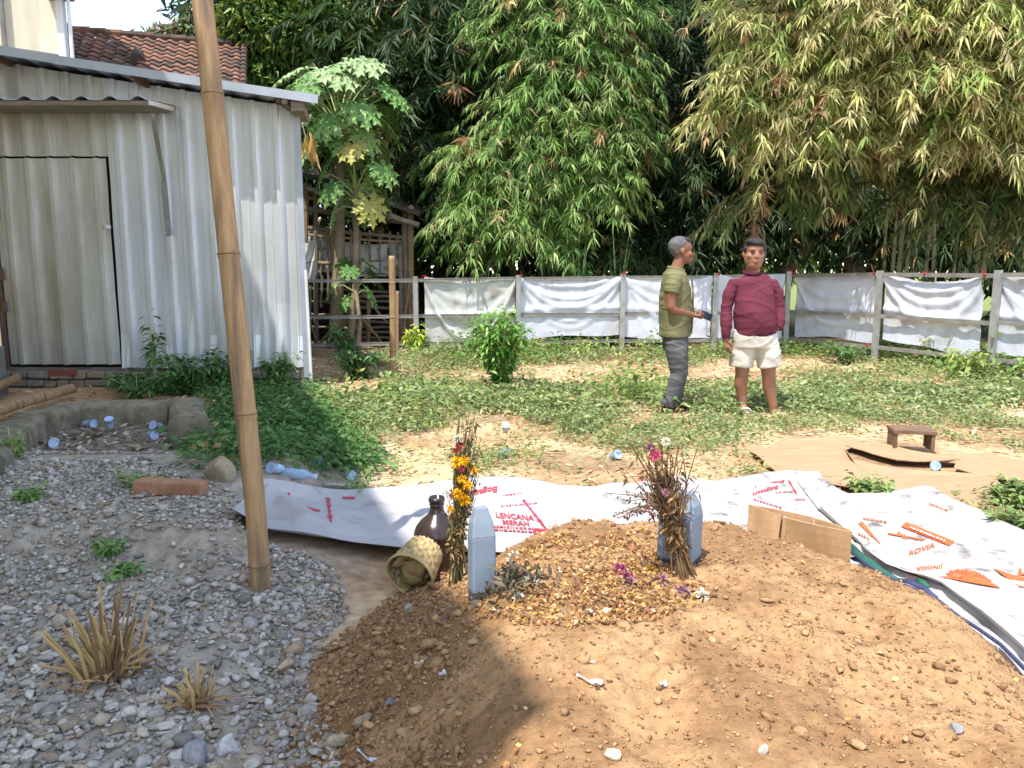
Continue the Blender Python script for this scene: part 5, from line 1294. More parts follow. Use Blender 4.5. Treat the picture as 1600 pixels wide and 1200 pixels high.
# ================================================================== CUT GRASS STUMPS
m_straw = mat('dry_stalk', lin((206, 178, 122)), lin((166, 134, 88)), 9, .8, .2, 60)
m_straw2 = mat('brown_stalk', lin((150, 120, 84)), lin((112, 88, 64)), 9, .9, .3, 60)
def stump(u, v, label, n, h, sp, seed):
    p = gp_(u, v); t = thing('cut_grass_stump', label, 'grass stump', p, 'cut grass stumps on the gravel'); r_ = random.Random(seed)
    for k in range(n):
        a = r_.uniform(0, 6.28); q = p + np.array([math.cos(a), math.sin(a), 0]) * r_.uniform(0, sp * .5); hh = h * r_.uniform(.25, 1) ** 1.2; o_ = r_.uniform(.1, .95) * sp
        e = q + np.array([math.cos(a) * o_ + r_.uniform(-.03, .03), math.sin(a) * o_, hh]); rr = r_.uniform(.0025, .007)
        obj('stalk', *tube([q - [0, 0, .02], q * .5 + e * .5 + [r_.uniform(-.012, .012), 0, .01], e], [rr * 1.1, rr, rr * .8], 6), r_.choice((m_straw, m_straw, m_straw2)), t)
    nb = n; aa = rng.random(nb) * 6.28; pp = np.tile(p, (nb, 1)) + rng.normal(0, sp * .35, (nb, 3)) * [1, 1, .1] + [0, 0, .015]
    V, F, T = leaves(pp, np.stack([np.cos(aa), np.sin(aa), rng.uniform(-.05, .5, nb)], 1), rand_dir(nb, 1), rng.uniform(.06, .16, nb), rng.uniform(.005, .011, nb), pick(DRY, nb))
    obj('dry_blades', V, F, m_leaf, t, tint=T)['kind'] = 'stuff'
    return p
sp_ = stump(172, 1055, 'large stump of dry cut grass stalks in the grey gravel', 80, .27, .15, 5)
for (u0, v0, u1, v1) in ((150, 990, 98, 940), (200, 990, 228, 912), (185, 1000, 238, 965), (150, 1020, 92, 1010), (215, 1010, 262, 1008)):
    pass
stump(305, 1105, 'small stump of cut grass right of the large stump', 34, .13, .06, 9)

# ================================================================== HEADSTONES, JAR, BASKET, FLOWERS
m_hs = mat('blue_grey_paint', lin((134, 145, 157)), lin((122, 133, 145)), 5, .75, .15, 50, c3=lin((140, 152, 164)), s3=6, t3=(.6, .75), spec=.2)
m_hsb = mat('bare_cement', lin((92, 96, 102)), lin((72, 76, 82)), 8, .95, .4, 50)
def headstone(u, v, vt, wpx, rz, label, tilt=(0, 0)):
    p = G(np.array([float(u)]), np.array([float(v)]))[0]; d = p[1]; h = (v - vt) / FPX * d * 1.04; w = wpx / FPX * d
    t = thing('headstone', label, 'headstone', p, 'blue grey headstones on the grave')
    M = Matrix.Rotation(rz, 3, 'Z') @ Matrix.Rotation(tilt[0], 3, 'X') @ Matrix.Rotation(tilt[1], 3, 'Y'); dp_ = w * .82; ch = .22
    def ring(sx, sy, z, oy=0):
        a, b = w / 2 * sx, dp_ / 2 * sy; c = min(a, b) * .15
        return [M @ Vector(q) + Vector(p) for q in ((-a + c, -b + oy, z), (a - c, -b + oy, z), (a, -b + c + oy, z), (a, b - c + oy, z), (a - c, b + oy, z), (-a + c, b + oy, z), (-a, b - c + oy, z), (-a, -b + c + oy, z))]
    def stack(rs):
        V = [q for r_ in rs for q in r_]; F = [tuple(range(7, -1, -1))]
        for i in range(len(rs) - 1): F += [(i * 8 + k, i * 8 + (k + 1) % 8, i * 8 + 8 + (k + 1) % 8, i * 8 + 8 + k) for k in range(8)]
        F.append(tuple((len(rs) - 1) * 8 + k for k in range(8))); return V, F
    bevel(obj('shaft', *stack([ring(1, 1, .025), ring(.99, .99, h * .70)]), m_hs, t), .004)
    bevel(obj('pointed_cap', *stack([ring(.99, .99, h * .70 + .0005), ring(.86, .74, h * .85, dp_ * .05), ring(.50, .42, h, dp_ * .12)]), m_hs, t), .003)
    obj('cement_base', *stack([ring(.97, .97, -.12), ring(.97, .97, .026)]), m_hsb, t)
    return p, w, h
hp1 = headstone(753, 932, 787, 40, R(20), 'left blue grey headstone with pointed top beside the jar')
hp2 = headstone(1060, 878, 764, 60, R(-34), 'right blue grey headstone behind the brown dried bouquet', (R(2), R(2)))
# jar
m_jar = mat('brown_glaze', lin((62, 46, 42)), lin((44, 34, 32)), 9, .22, .05, 20, c3=lin((112, 88, 78)), s3=4, t3=(.55, .7), spec=.6)
pj = G(np.array([684.]), np.array([893.]))[0]; k = pj[1] / FPX
jar = thing('glazed_jar', 'dark brown glazed jar with narrow neck beside the left headstone', 'jar', pj)
body = [(0, 0), (24, 0), (29, 6), (33, 30), (34, 52), (33.5, 62), (34.6, 64), (34.2, 67), (31, 76), (24, 86), (16, 93), (12, 98)]
def ss(prof): return [(a * k * 1.1, b * k * 1.02) for a, b in prof]
obj('body', *lathe(ss(body), 40, None, pj), m_jar, jar, smooth=True)
obj('neck', *lathe(ss([(12, 98), (10.5, 104), (10, 110), (11.5, 112), (10, 114)]), 32, None, pj), m_jar, jar, smooth=True)
obj('rim', *lathe(ss([(10, 113.9), (12, 117), (12.2, 121), (10.5, 124), (8.5, 123.5), (8, 118), (0, 116)]), 32, None, pj), m_jar, jar, smooth=True)
# woven basket lying on its side, mouth to the viewer
m_wov = mat('woven_palm_strip', lin((206, 184, 132)), lin((170, 146, 98)), 14, .8, .3, 60)
m_wov2 = mat('woven_palm_strip_dark', lin((176, 150, 104)), lin((140, 116, 80)), 14, .8, .3, 60)
pk = G(np.array([648.]), np.array([925.]))[0]; s = pk[1] / FPX
bask = thing('woven_basket', 'tipped woven palm basket holding dried leaves below the jar', 'basket', pk)
ctr = P(640, 898, pk[1] + .02); ax = Vector((.30, .88, .30)).normalized()      # from mouth to bottom
e1 = ax.cross(Vector((0, 0, 1))).normalized(); e2 = e1.cross(ax)
Mk = Matrix((e1, e2, ax)).transposed(); Rk = 41 * s; Lk = 62 * s
def br_(t): return Rk * (1 - .22 * t)
for k_ in range(26):
    a = 2 * math.pi * k_ / 26
    for sg in (1, -1):
        pts = [Vector(ctr) + Mk @ Vector(((br_(t) + (.0022 if int(t * 8 + (sg > 0) + k_) % 2 else -.0022)) * math.cos(a + sg * t * .55), (br_(t) + (.0022 if int(t * 8 + (sg > 0) + k_) % 2 else -.0022)) * math.sin(a + sg * t * .55), Lk * t)) for t in np.linspace(0, 1, 9)]
        V = []; F = []
        for i, q in enumerate(pts):
            r_ = (q - Vector(ctr)); r_ = (r_ - ax * r_.dot(ax)).normalized(); tt = (pts[min(i + 1, 8)] - pts[max(i - 1, 0)]).normalized(); sd = tt.cross(r_) * .0105
            V += [q - sd, q + sd]
        F = [(2 * i, 2 * i + 1, 2 * i + 3, 2 * i + 2) for i in range(8)]
        solidify(obj('strip', V, F, m_wov if sg > 0 else m_wov2, bask), .0016)
obj('rim', *tube([Vector(ctr) + Mk @ Vector((Rk * math.cos(a), Rk * math.sin(a), 0)) for a in np.linspace(0, 2 * math.pi, 33)], (.006, .010), 8, caps=False), m_wov, bask, smooth=True)
obj('bottom', *lathe([(0, Lk), (br_(1), Lk * .99)], 24, Mk, ctr), m_wov2, bask)
m_dl = mat('dry_banana_leaf', lin((176, 150, 98)), lin((130, 106, 68)), 8, .8, .3, 30); m_gl = mat('folded_green_leaf', lin((160, 146, 92)), lin((122, 112, 70)), 6, .6, .2, 30)
cont = thing('dried_leaves_bundle', 'folded dried leaves stuffed inside the tipped basket', 'dried leaves', ctr)
for k_, (cx_, cy_, sz_, rot, m_) in enumerate(((-.1, .1, .75, .4, m_dl), (.25, -.2, .6, 2.0, m_gl), (-.2, -.3, .6, 3.4, m_gl), (.3, .3, .55, 5.0, m_dl), (0, .35, .6, 1.2, m_dl), (-.4, .1, .5, 4.2, m_wov2), (.1, -.45, .5, .1, m_dl))):
    def fn(a, b):
        w = (a - .5) * sz_ * Rk * 1.5; l = b * sz_ * Rk * 1.7 - .6 * Rk; x = w * math.cos(rot) - l * math.sin(rot) + cx_ * Rk * .5; y = w * math.sin(rot) + l * math.cos(rot) + cy_ * Rk * .5
        r_ = math.hypot(x, y); f = min(1, .8 * Rk / max(r_, 1e-6)); return tuple(Vector(ctr) + Mk @ Vector((x * f, y * f, .022 + .02 * k_ / 7 + .04 * abs(a - .5) + .03 * math.sin(b * 3 + k_))))
    V, F = grid(7, 7, fn); solidify(obj('leaf', V, F, m_, cont, smooth=True), .002)
# dried bouquets
m_stem = mat('dry_green_stem', lin((112, 108, 72)), lin((84, 78, 54)), 10, .9, .2, 60)
m_stemb = mat('dry_brown_stem', lin((126, 98, 68)), lin((90, 70, 50)), 10, .9, .2, 60)
m_yel = mat('yellow_petals', lin((246, 196, 26)), lin((226, 164, 14)), 30, .7)
m_pur = mat('purple_petals', lin((168, 74, 120)), lin((130, 56, 96)), 30, .8)
m_wht = mat('white_petals', lin((232, 226, 206)), lin((206, 196, 172)), 30, .8)
m_pnk = mat('pink_petals', lin((220, 100, 130)), lin((190, 70, 100)), 30, .8)
m_lil = mat('dull_lilac_petals', lin((170, 128, 138)), lin((136, 100, 108)), 30, .85)
m_orp = mat('dry_red_petals', lin((176, 66, 56)), lin((140, 52, 46)), 30, .8)
def pom(c, r, m, par=None, label=None, n=34):
    """a flower head of many petals"""
    d = rand_dir(n, .25); p = np.tile(np.array(c, float), (n, 1)) + d * r * .25
    V, F, T = leaves(p, d, rand_dir(n), np.full(n, r * .95), np.full(n, r * .5), np.ones((n, 3)))
    o = obj('blossom', V, F, m, par) if par is not None else obj('fallen_blossom', V, F, m)
    if label: tag(o, label, 'blossom', 'fallen blossoms on the mound')
    return o
def bouquet(label, foot, knot_, top, n, spread, cols_, flowers, m_st, seed, curls=300):
    t = thing('dried_bouquet', label, 'dried bouquet', foot, 'dried bouquets leaning by the headstones'); r_ = random.Random(seed); foot, knot_, top = map(np.array, (foot, knot_, top)); ends = []
    ln = np.linalg.norm(top - foot); q = MB()
    for k_ in range(n):
        f = foot + np.array([r_.gauss(0, .018), r_.gauss(0, .016), -.02]); kk = knot_ + np.array([r_.gauss(0, .012), r_.gauss(0, .012), 0]); e = knot_ + (top - knot_) * r_.uniform(.35, 1.05) + np.array([r_.gauss(0, spread), r_.gauss(0, spread), r_.gauss(0, .02)])
        q.add(tube([f, kk, (kk + e) / 2 + np.array([r_.gauss(0, .01), r_.gauss(0, .01), 0]), e], [.0032, .003, .0024, .0014], 5, caps=False)); ends.append((kk, e))
    q.build('stems', m_st, t)
    w = rng.integers(0, n, curls); tt = rng.uniform(-.55, 1, curls); A = np.array([e[0] for e in ends])[w]; B = np.array([e[1] for e in ends])[w]
    p = np.where(tt[:, None] > 0, A + (B - A) * tt[:, None], A + (foot - A) * (-tt[:, None])) + rng.normal(0, .010, (curls, 3))
    ll = rng.uniform(.014, .038, curls)
    V, F, T = leaves(p, rand_dir(curls, -.2), rand_dir(curls), ll, ll * rng.uniform(.2, .5, curls), pick(cols_, curls, .2), droop=.6, fold=.6)
    obj('withered_leaves', V, F, m_leaf, t, tint=T)
    for (u, v, rad, m) in flowers: pom(P(u, v, foot[1] - .055), rad * 1.1, m, t, n=60)
    return t
f1 = G(np.array([716.]), np.array([912.]))[0]; d1 = f1[1]
bouquet('tall dried bouquet with bright yellow blossoms between jar and headstone', f1, P(716, 830, d1 - .02), P(730, 655, d1 + .02), 70, .032, cols((176, 146, 96), (150, 118, 78), (120, 108, 66), (196, 170, 122), (108, 84, 60)),
        [(714, 722, .022, m_yel), (725, 720, .020, m_yel), (722, 748, .017, m_yel), (731, 758, .018, m_yel), (715, 772, .021, m_yel), (726, 781, .022, m_yel), (704, 795, .013, m_yel), (740, 735, .015, m_yel), (718, 696, .016, m_orp), (721, 733, .012, m_pnk), (716, 685, .017, m_wht), (712, 705, .012, m_orp), (706, 775, .012, m_lil)], m_stem, 3, 900)
f2 = G(np.array([1074.]), np.array([898.]))[0]; d2 = f2[1]
bouquet('brown withered bouquet leaning across the front of the right headstone', f2, P(1050, 820, d2 + .02), P(1024, 690, d2 + .05), 80, .040, cols((150, 116, 78), (120, 92, 62), (176, 142, 98), (100, 76, 54), (190, 164, 120)),
        [(1024, 711, .017, m_pnk), (1016, 698, .014, m_lil), (1040, 690, .014, m_wht), (1040, 770, .012, m_lil)], m_stemb, 4, 1100)
# wispy side spray
q = MB(); b_ = P(1035, 790, d2); pts_ = []
for k_ in range(16):
    e = P(random.uniform(945, 1010), random.uniform(765, 815), d2 + random.uniform(-.08, .08)); q.add(tube([b_, (b_ + e) / 2 + [0, 0, .015], e], [.0022, .0016, .001], 4, caps=False)); pts_ += [b_ + (e - b_) * random.uniform(.45, 1) for _ in range(9)]
t = thing('withered_spray', 'thin dark withered spray sticking out left of the brown bouquet', 'dried spray', b_)
q.build('stems', m_stemb, t); pts_ = np.array(pts_); n = len(pts_)
V, F, T = leaves(pts_ + rng.normal(0, .006, (n, 3)), rand_dir(n), rand_dir(n), rng.uniform(.01, .022, n), rng.uniform(.006, .011, n), pick(cols((110, 84, 76), (140, 104, 90), (90, 70, 62)), n))
obj('dry_buds', V, F, m_leaf, t, tint=T)['kind'] = 'stuff'
# petal litter spread over the mound between the stones
PET = [(770, 950), (800, 870), (900, 838), (1000, 828), (1060, 870), (1110, 930), (1080, 960), (980, 985), (900, 985), (800, 985), (700, 960), (740, 940)]
def pet_d(x, y): u, v = pix(np.stack([x, y], 1)); return inpoly(u + (vnoise(x * 9, y * 9, 7) - .5) * 60, v + (vnoise(x * 9, y * 9, 8) - .5) * 40, PET) * (.25 + .75 * sst(.35, .55, fbm(x * 5, y * 5, 77))) + .008 * (mound_r(x, y) < .9)
pp = scatter(60000, -.4, 1.6, 1.4, 3.7, pet_d); n = len(pp); a = rng.random(n) * 6.28; ll = rng.uniform(.009, .023, n)
V, F, T = leaves(on(pp, H, .008) + np.column_stack([np.zeros((n, 2)), rng.random(n) * .012]), np.stack([np.cos(a), np.sin(a), rng.normal(0, .35, n)], 1), rand_dir(n, 1.2), ll, ll * rng.uniform(.35, .8, n), pick(cols((196, 152, 96), (210, 172, 112), (172, 124, 84), (150, 104, 76), (208, 184, 144), (184, 138, 84), (134, 98, 76), (214, 180, 100)), n), rich=False, fold=.3)
o = obj('dried_petals', V, F, m_leaf, grave, tint=T); o['kind'] = 'stuff'
for (u, v, r_, m, lab) in ((968, 896, .026, m_pur, 'purple blossom at the left of the purple blossoms'), (980, 908, .024, m_pur, 'purple blossom touching the leftmost purple blossom'), (1010, 877, .016, m_pur, 'small dark purple blossom above the yellow one'), (1014, 894, .018, m_yel, 'single yellow blossom among purple ones on the mound'), (1020, 878, .012, m_yel, 'small yellow bud beside the dark purple blossom'), (1034, 914, .028, m_lil, 'dull lilac blossom in front of the brown bouquet'), (985, 915, .022, m_lil, 'faded lilac blossom below the purple pair'), (1055, 884, .02, m_pur, 'purple blossom at the foot of the right headstone'), (1066, 932, .026, m_lil, 'faded lilac blossom lying lowest right of the petals'), (803, 878, .030, m_wht, 'white blossom right of the left headstone'), (809, 939, .020, m_wht, 'small white blossom in front of the left headstone'), (830, 912, .024, m_wht, 'cream withered blossom between headstone and petals'), (1098, 938, .026, m_wht, 'cream withered blossom at the right end of petals'), (906, 838, .018, m_lil, 'faded pink blossom on the ridge behind the petals')):
    p = G(np.array([float(u)]), np.array([float(v)]))[0]; pom(p + [0, 0, r_ * .5], r_, m, None, lab, 40)
# withered wreath scraps right of the left stone
p = G(np.array([800.]), np.array([915.]))[0]; n = 260; pz = np.tile(p, (n, 1)) + rng.normal(0, 1, (n, 3)) * [.05, .05, .012] + [0, 0, .03]; pz[:, 2] = H(pz[:, 0], pz[:, 1]) + rng.uniform(.005, .05, n)
ll = rng.uniform(.02, .06, n); V, F, T = leaves(pz, rand_dir(n, .1), rand_dir(n), ll, ll * .3, pick(cols((96, 92, 72), (116, 108, 84), (84, 76, 64), (140, 124, 100)), n))
wt = thing('withered_wreath', 'dark withered wreath of leaves right of the left headstone', 'wreath', p)
obj('withered_leaves', V, F, m_leaf, wt, tint=T)['kind'] = 'stuff'

# ================================================================== PEOPLE
def remeshed(name, parts, voxel, material, parent, smooth_it=6, wr=None, tint=None):
    q = MB()
    for p in parts: q.add(p)
    me = bpy.data.meshes.new('tmp'); me.from_pydata([tuple(map(float, v)) for v in q.V], [], q.F); me.update()
    ob = bpy.data.objects.new('tmp', me); col.objects.link(ob)
    bm = bmesh.new(); bm.from_mesh(me); bmesh.ops.remove_doubles(bm, verts=bm.verts[:], dist=1e-5); bmesh.ops.recalc_face_normals(bm, faces=bm.faces[:]); bm.to_mesh(me); bm.free()
    m = ob.modifiers.new('r', 'REMESH'); m.mode = 'VOXEL'; m.voxel_size = voxel
    s = ob.modifiers.new('s', 'SMOOTH'); s.factor = .5; s.iterations = smooth_it
    dg = bpy.context.evaluated_depsgraph_get(); em = bpy.data.meshes.new_from_object(ob.evaluated_get(dg))
    n = len(em.vertices); V = np.zeros(n * 3, np.float32); em.vertices.foreach_get('co', V); V = V.reshape(-1, 3).astype(float)
    N_ = np.zeros(n * 3, np.float32); em.vertices.foreach_get('normal', N_); N_ = N_.reshape(-1, 3)
    F = np.zeros(len(em.polygons) * 4, np.int32); em.polygons.foreach_get('vertices', F); F = F.reshape(-1, 4)
    if wr is not None: V = V + N_ * wr(V)[:, None]
    bpy.data.objects.remove(ob); bpy.data.meshes.remove(me); bpy.data.meshes.remove(em)
    return obj(name, V, F, material, parent, smooth=True)
def fold_noise(amp, sx, sz, seed, diag=.5):
    """cloth folds: sharp ridges running slantwise, over a soft unevenness"""
    def f(V):
        a = V[:, 0] + V[:, 1] * .8
        n1 = fbm(a * sx * .6 + V[:, 2] * diag * 3, V[:, 2] * sz * .22 + a * diag * 3, seed, 3); r1 = (1 - np.abs(2 * n1 - 1)) ** 5
        n2 = fbm(a * sx * .9 - V[:, 2] * diag * 4, V[:, 2] * sz * .35 - a * 2, seed + 5, 2); r2 = (1 - np.abs(2 * n2 - 1)) ** 6
        return amp * (1.3 * r1 + .9 * r2 - .7 + 1.2 * (fbm(a * 7, V[:, 2] * 7, seed + 9) - .5))
    return f
m_skin = mat('warm_skin', lin((160, 114, 92)), lin((142, 98, 78)), 9, .55, .08, 90, spec=.35)
m_skin2 = mat('tanned_skin', lin((150, 104, 82)), lin((132, 90, 70)), 9, .55, .08, 90, spec=.35)
m_hair = mat('short_grey_hair', lin((120, 118, 116)), lin((70, 66, 64)), 60, .6, .5, 160, spec=.4)
m_hairb = mat('dark_hair', lin((48, 44, 44)), lin((28, 26, 28)), 60, .42, .5, 160, stretch=(1, 3, 1), spec=.5)
m_maroon = mat('maroon_sweatshirt', lin((112, 54, 68)), lin((98, 46, 60)), 6, .9, .12, 160, spec=.15)
m_mardk = mat('maroon_rib_knit', lin((92, 44, 62)), lin((78, 36, 54)), 8, .95, .3, 200, stretch=(6, 6, .3), spec=.1)
m_short = mat('cream_shorts', lin((214, 206, 196)), lin((196, 188, 176)), 6, .85, .12, 120, spec=.15)
m_olive = mat('olive_shirt', lin((124, 120, 86)), lin((106, 102, 72)), 6, .85, .12, 140, spec=.15)
m_jean = mat('grey_jeans', lin((104, 104, 106)), lin((80, 80, 84)), 7, .9, .2, 140, c3=lin((130, 130, 130)), s3=5, t3=(.55, .75), spec=.15)
m_shoe = mat('dark_shoe', lin((44, 42, 46)), lin((30, 30, 34)), 9, .6)
m_sand = mat('white_sandal', lin((226, 222, 214)), lin((200, 196, 188)), 9, .6)
m_lip = mat('lips', lin((150, 84, 74)), rough=.5); m_eye = mat('eye_dark', lin((36, 26, 24)), rough=.25)
m_phone = mat('phone_case', lin((44, 52, 70)), rough=.3, spec=.5)
def hand(base, d, side, palm_n, curl, sc_=1.0):
    """palm and five fingers; d = pointing direction, side = thumb side, palm_n = palm normal"""
    b = np.array(base, float); d = unit(np.array(d, float)); s = unit(np.array(side, float) - d * np.dot(side, d)); n_ = unit(np.array(palm_n, float)); out = []
    out.append(tube([b - d * .02, b + d * .03 * sc_, b + d * .085 * sc_], [(.026 * sc_, .017 * sc_), (.036 * sc_, .017 * sc_), (.034 * sc_, .014 * sc_)], 10))
    for k, (o_, L) in enumerate(((.027, .068), (.009, .078), (-.009, .072), (-.026, .056))):
        r0 = b + d * .075 * sc_ + s * o_ * sc_; c1 = curl * .5; dd = unit(d * math.cos(c1) + n_ * math.sin(c1)); p1 = r0 + dd * L * .45 * sc_; d2_ = unit(d * math.cos(curl) + n_ * math.sin(curl)); p2 = p1 + d2_ * L * .32 * sc_; d3_ = unit(d * math.cos(curl * 1.5) + n_ * math.sin(curl * 1.5)); p3 = p2 + d3_ * L * .28 * sc_
        out.append(tube([r0 - d * .01, p1, p2, p3], [.0095 * sc_, .009 * sc_, .008 * sc_, .0065 * sc_], 8))
    t0 = b + d * .02 * sc_ + s * .025 * sc_; t1 = t0 + unit(d * .7 + s * .7 + n_ * .2) * .038 * sc_; t2 = t1 + unit(d * .9 + s * .2 + n_ * .5) * .034 * sc_
    out.append(tube([t0 - s * .01, t1, t2], [.012 * sc_, .0105 * sc_, .008 * sc_], 8)); return out
def person_frame(u0, v0, name, label):
    p = gp_(u0, v0); d = p[1]; k = d / FPX
    def m(u, v, y=0.0): return p + np.array([(u - u0) * k, y, (v0 - v) * k * 1.005])
    return thing(name, label, 'person', p), m, k

# ---- man in maroon, facing the camera
man, M_, k = person_frame(1186, 648, 'person', 'man in maroon sweatshirt, cream shorts and white sandals facing the camera')
e_ = lambda u, v, y, ru, ry, rv: ellip(M_(u, v, y), (ru * k, ry, rv * k), 18, 12)
hd = [e_(1166.5, 391, .01, 14.8, .112, 15.5), e_(1166, 404, -.018, 15.0, .088, 16), e_(1166, 413, -.03, 11.5, .070, 9.5),
      e_(1166, 399.5, -.104, 2.6, .020, 4.5), e_(1166, 402, -.112, 3.6, .016, 2.1), e_(1166, 408.2, -.102, 4.6, .012, 1.6), e_(1166, 410.3, -.101, 4.2, .012, 1.5),
      e_(1160, 392, -.088, 4.6, .018, 1.5), e_(1172, 392, -.088, 4.6, .018, 1.5), e_(1157.5, 401, -.07, 5, .03, 4.5), e_(1174.5, 401, -.07, 5, .03, 4.5),
      e_(1150.8, 398, .02, 1.9, .022, 4.5), e_(1182.2, 398, .02, 1.9, .022, 4.5), tube([M_(1166, 405, .02), M_(1167, 424, .025), M_(1169, 440, .03)], [.066, .070, .085], 14)]
torso = [tube([M_(1169, 440, .03), M_(1170, 460, .01), M_(1172, 490, -.01), M_(1174, 530, 0)], [(.12, .07), (.16, .10), (.18, .12), (.18, .12)], 16)]
legs = [tube([M_(1160, 535, .05), M_(1158, 560, .03), M_(1157, 583, .02), M_(1157, 600, .05), M_(1160, 618, .06), M_(1163, 634, .06)], [.095, .085, .066, .068, .050, .040], 14),
        tube([M_(1192, 535, 0), M_(1194, 562, -.02), M_(1197, 586, -.03), M_(1200, 603, 0), M_(1205, 624, 0), M_(1209, 640, 0)], [.095, .086, .066, .068, .050, .040], 14)]
ft = [tube([M_(1164, 636, .09), M_(1162, 638.5, .01), M_(1160, 640, -.08), M_(1159, 640.5, -.12)], [(.038, .036), (.042, .032), (.046, .02), (.036, .014)], 12), tube([M_(1209, 642, .04), M_(1210, 645, -.04), M_(1213, 647, -.13), M_(1214, 647.5, -.17)], [(.038, .036), (.042, .032), (.046, .02), (.036, .014)], 12)]
arms = [tube([M_(1142, 448, .03), M_(1129, 482, .02), M_(1128, 512, -.01), M_(1128, 530, -.02)], [.04, .042, .038, .034], 12), tube([M_(1197, 448, .03), M_(1210, 482, .03), M_(1209, 500, -.01), M_(1205, 512, -.04)], [.04, .042, .04, .034], 12)]
hands = hand(M_(1128.5, 529, -.02), (.12, -.15, -1), (.5, -.8, 0), (.9, .2, 0), .55, 1.0)
m_body = remeshed('body', hd + torso + legs + ft + arms + hands, .0075, m_skin, man, 3)
remeshed('hair', [ellip(M_(1167, 386.5, .022), (15.6 * k, .112, 13.6 * k), 20, 14), ellip(M_(1168, 381, -.055), (13.2 * k, .062, 7.2 * k), 16, 10), ellip(M_(1160, 379, -.04), (9 * k, .06, 5.5 * k), 14, 8), ellip(M_(1151.8, 389, .0), (2.2 * k, .05, 7 * k), 10, 8), ellip(M_(1181.4, 389, .0), (2.2 * k, .05, 7 * k), 10, 8)], .008, m_hairb, m_body, 3, fold_noise(.004, 14, 90, 5))
for u in (1159.6, 1172.4):
    obj('eye', *ellip(M_(u, 395.6, -.1005), (2.6 * k, .007, .75 * k), 10, 6), m_eye, m_body, smooth=True)
    obj('eyebrow', *ellip(M_(u, 391.6, -.1055), (3.6 * k, .006, .75 * k), 10, 6), m_hairb, m_body, smooth=True)
obj('mouth', *ellip(M_(1166, 409.2, -.1125), (4.0 * k, .004, .8 * k), 10, 6), m_lip, m_body, smooth=True)
sw = [tube([M_(1167, 428, .03), M_(1168, 433, .03), M_(1169, 442, .02), M_(1170, 460, .0), M_(1171, 485, -.02), M_(1173, 505, -.02), M_(1174, 517, -.005)], [(.085, .085), (.150, .10), (.190, .12), (.190, .142), (.204, .168), (.212, .172), (.200, .158)], 24),
      tube([M_(1150, 440, .03), M_(1140, 443, .03), M_(1133, 457, .03), M_(1128.5, 480, .02), M_(1127.5, 508, -.01), M_(1128, 521, -.018)], [.045, .064, .064, .060, .054, .048], 14), tube([M_(1188, 440, .03), M_(1198, 443, .03), M_(1206, 457, .03), M_(1210.5, 480, .03), M_(1210.5, 500, -.01), M_(1206, 511, -.04)], [.045, .064, .064, .060, .056, .050], 14)]
swt = remeshed('sweatshirt', sw[:1], .009, m_maroon, man, 5, fold_noise(.0075, 5, 26, 2, .9))
remeshed('waistband', [tube([M_(1174, 513, -.008), M_(1174, 519, -.002)], [(.210, .166), (.203, .158)], 26)], .009, m_mardk, swt, 2)
remeshed('cuff', [tube([M_(1127.6, 519, -.018), M_(1128, 527, -.02)], [.047, .043], 14)], .006, m_mardk, swt, 2)
remeshed('collar', [tube([M_(1167, 425.5, .02) + np.array([.088 * math.cos(a), .082 * math.sin(a) - .002, .018 * math.sin(a)]) for a in np.linspace(0, 2 * math.pi, 25)], .017, 8, caps=False)], .006, m_mardk, swt, 1)
remeshed('sleeve', sw[1:2], .008, m_maroon, swt, 3, fold_noise(.007, 6, 36, 31, .8))
remeshed('sleeve', sw[2:3], .008, m_maroon, swt, 3, fold_noise(.007, 6, 36, 37, .8))
shp = [tube([M_(1174, 513, 0), M_(1174, 524, 0), M_(1174, 540, .005)], [(.205, .150), (.222, .158), (.215, .15)], 22), tube([M_(1161, 528, .03), M_(1157, 552, .03), M_(1156, 572, .03)], [.118, .118, .116], 18), tube([M_(1190, 528, 0), M_(1195, 552, -.015), M_(1197, 572, -.02)], [.118, .120, .118], 18)]
remeshed('shorts', shp, .010, m_short, man, 4, fold_noise(.007, 6, 22, 8, 1.2))
for (us, vs, y0) in ((1161, 641.5, -.02), (1212, 648.5, -.06)):
    s_ = thing('sandal', 'tmp', 'tmp', (0, 0, 0)); bpy.data.objects.remove(s_)
    so = remeshed('sandal', [tube([M_(us + 1, vs, y0 + .12), M_(us, vs, y0), M_(us - .5, vs, y0 - .12)], [(.038, .010), (.044, .012), (.040, .010)], 12)], .006, m_sand, man, 2)
    remeshed('strap', [tube([M_(us, vs - 1, y0 - .045) + np.array([.050 * math.cos(a), 0, .034 * math.sin(a)]) for a in np.linspace(-.2, math.pi + .2, 12)], (.010, .03), 8)], .006, m_sand, so, 2)

# ---- man in olive, in profile, facing right, holding a phone
man2, M_, k = person_frame(1046, 641, 'person', 'man in olive short sleeved shirt and grey jeans holding a phone')
e_ = lambda u, v, y, ru, ry, rv: ellip(M_(u, v, y), (ru * k, ry, rv * k), 18, 12)
hd = [e_(1055.5, 387.5, 0, 17.5, .088, 16), e_(1062, 400, 0, 11.5, .070, 12.5), e_(1067, 407.5, 0, 6.5, .048, 5.2), e_(1072.5, 398, 0, 4.2, .018, 3.6), e_(1075.6, 398.6, 0, 2.0, .016, 1.8), e_(1072, 404.5, 0, 3.6, .024, 1.5), e_(1071.6, 406.6, 0, 3.4, .022, 1.5), e_(1070.5, 389.5, 0, 3.6, .05, 1.8), e_(1068, 398, -.05, 5, .02, 5), e_(1056.5, 394.5, -.088, 3.0, .013, 5), e_(1056.5, 394.5, .088, 3.0, .013, 5), tube([M_(1056, 402, 0), M_(1052, 415, 0), M_(1048, 432, 0)], [.058, .060, .075], 14)]
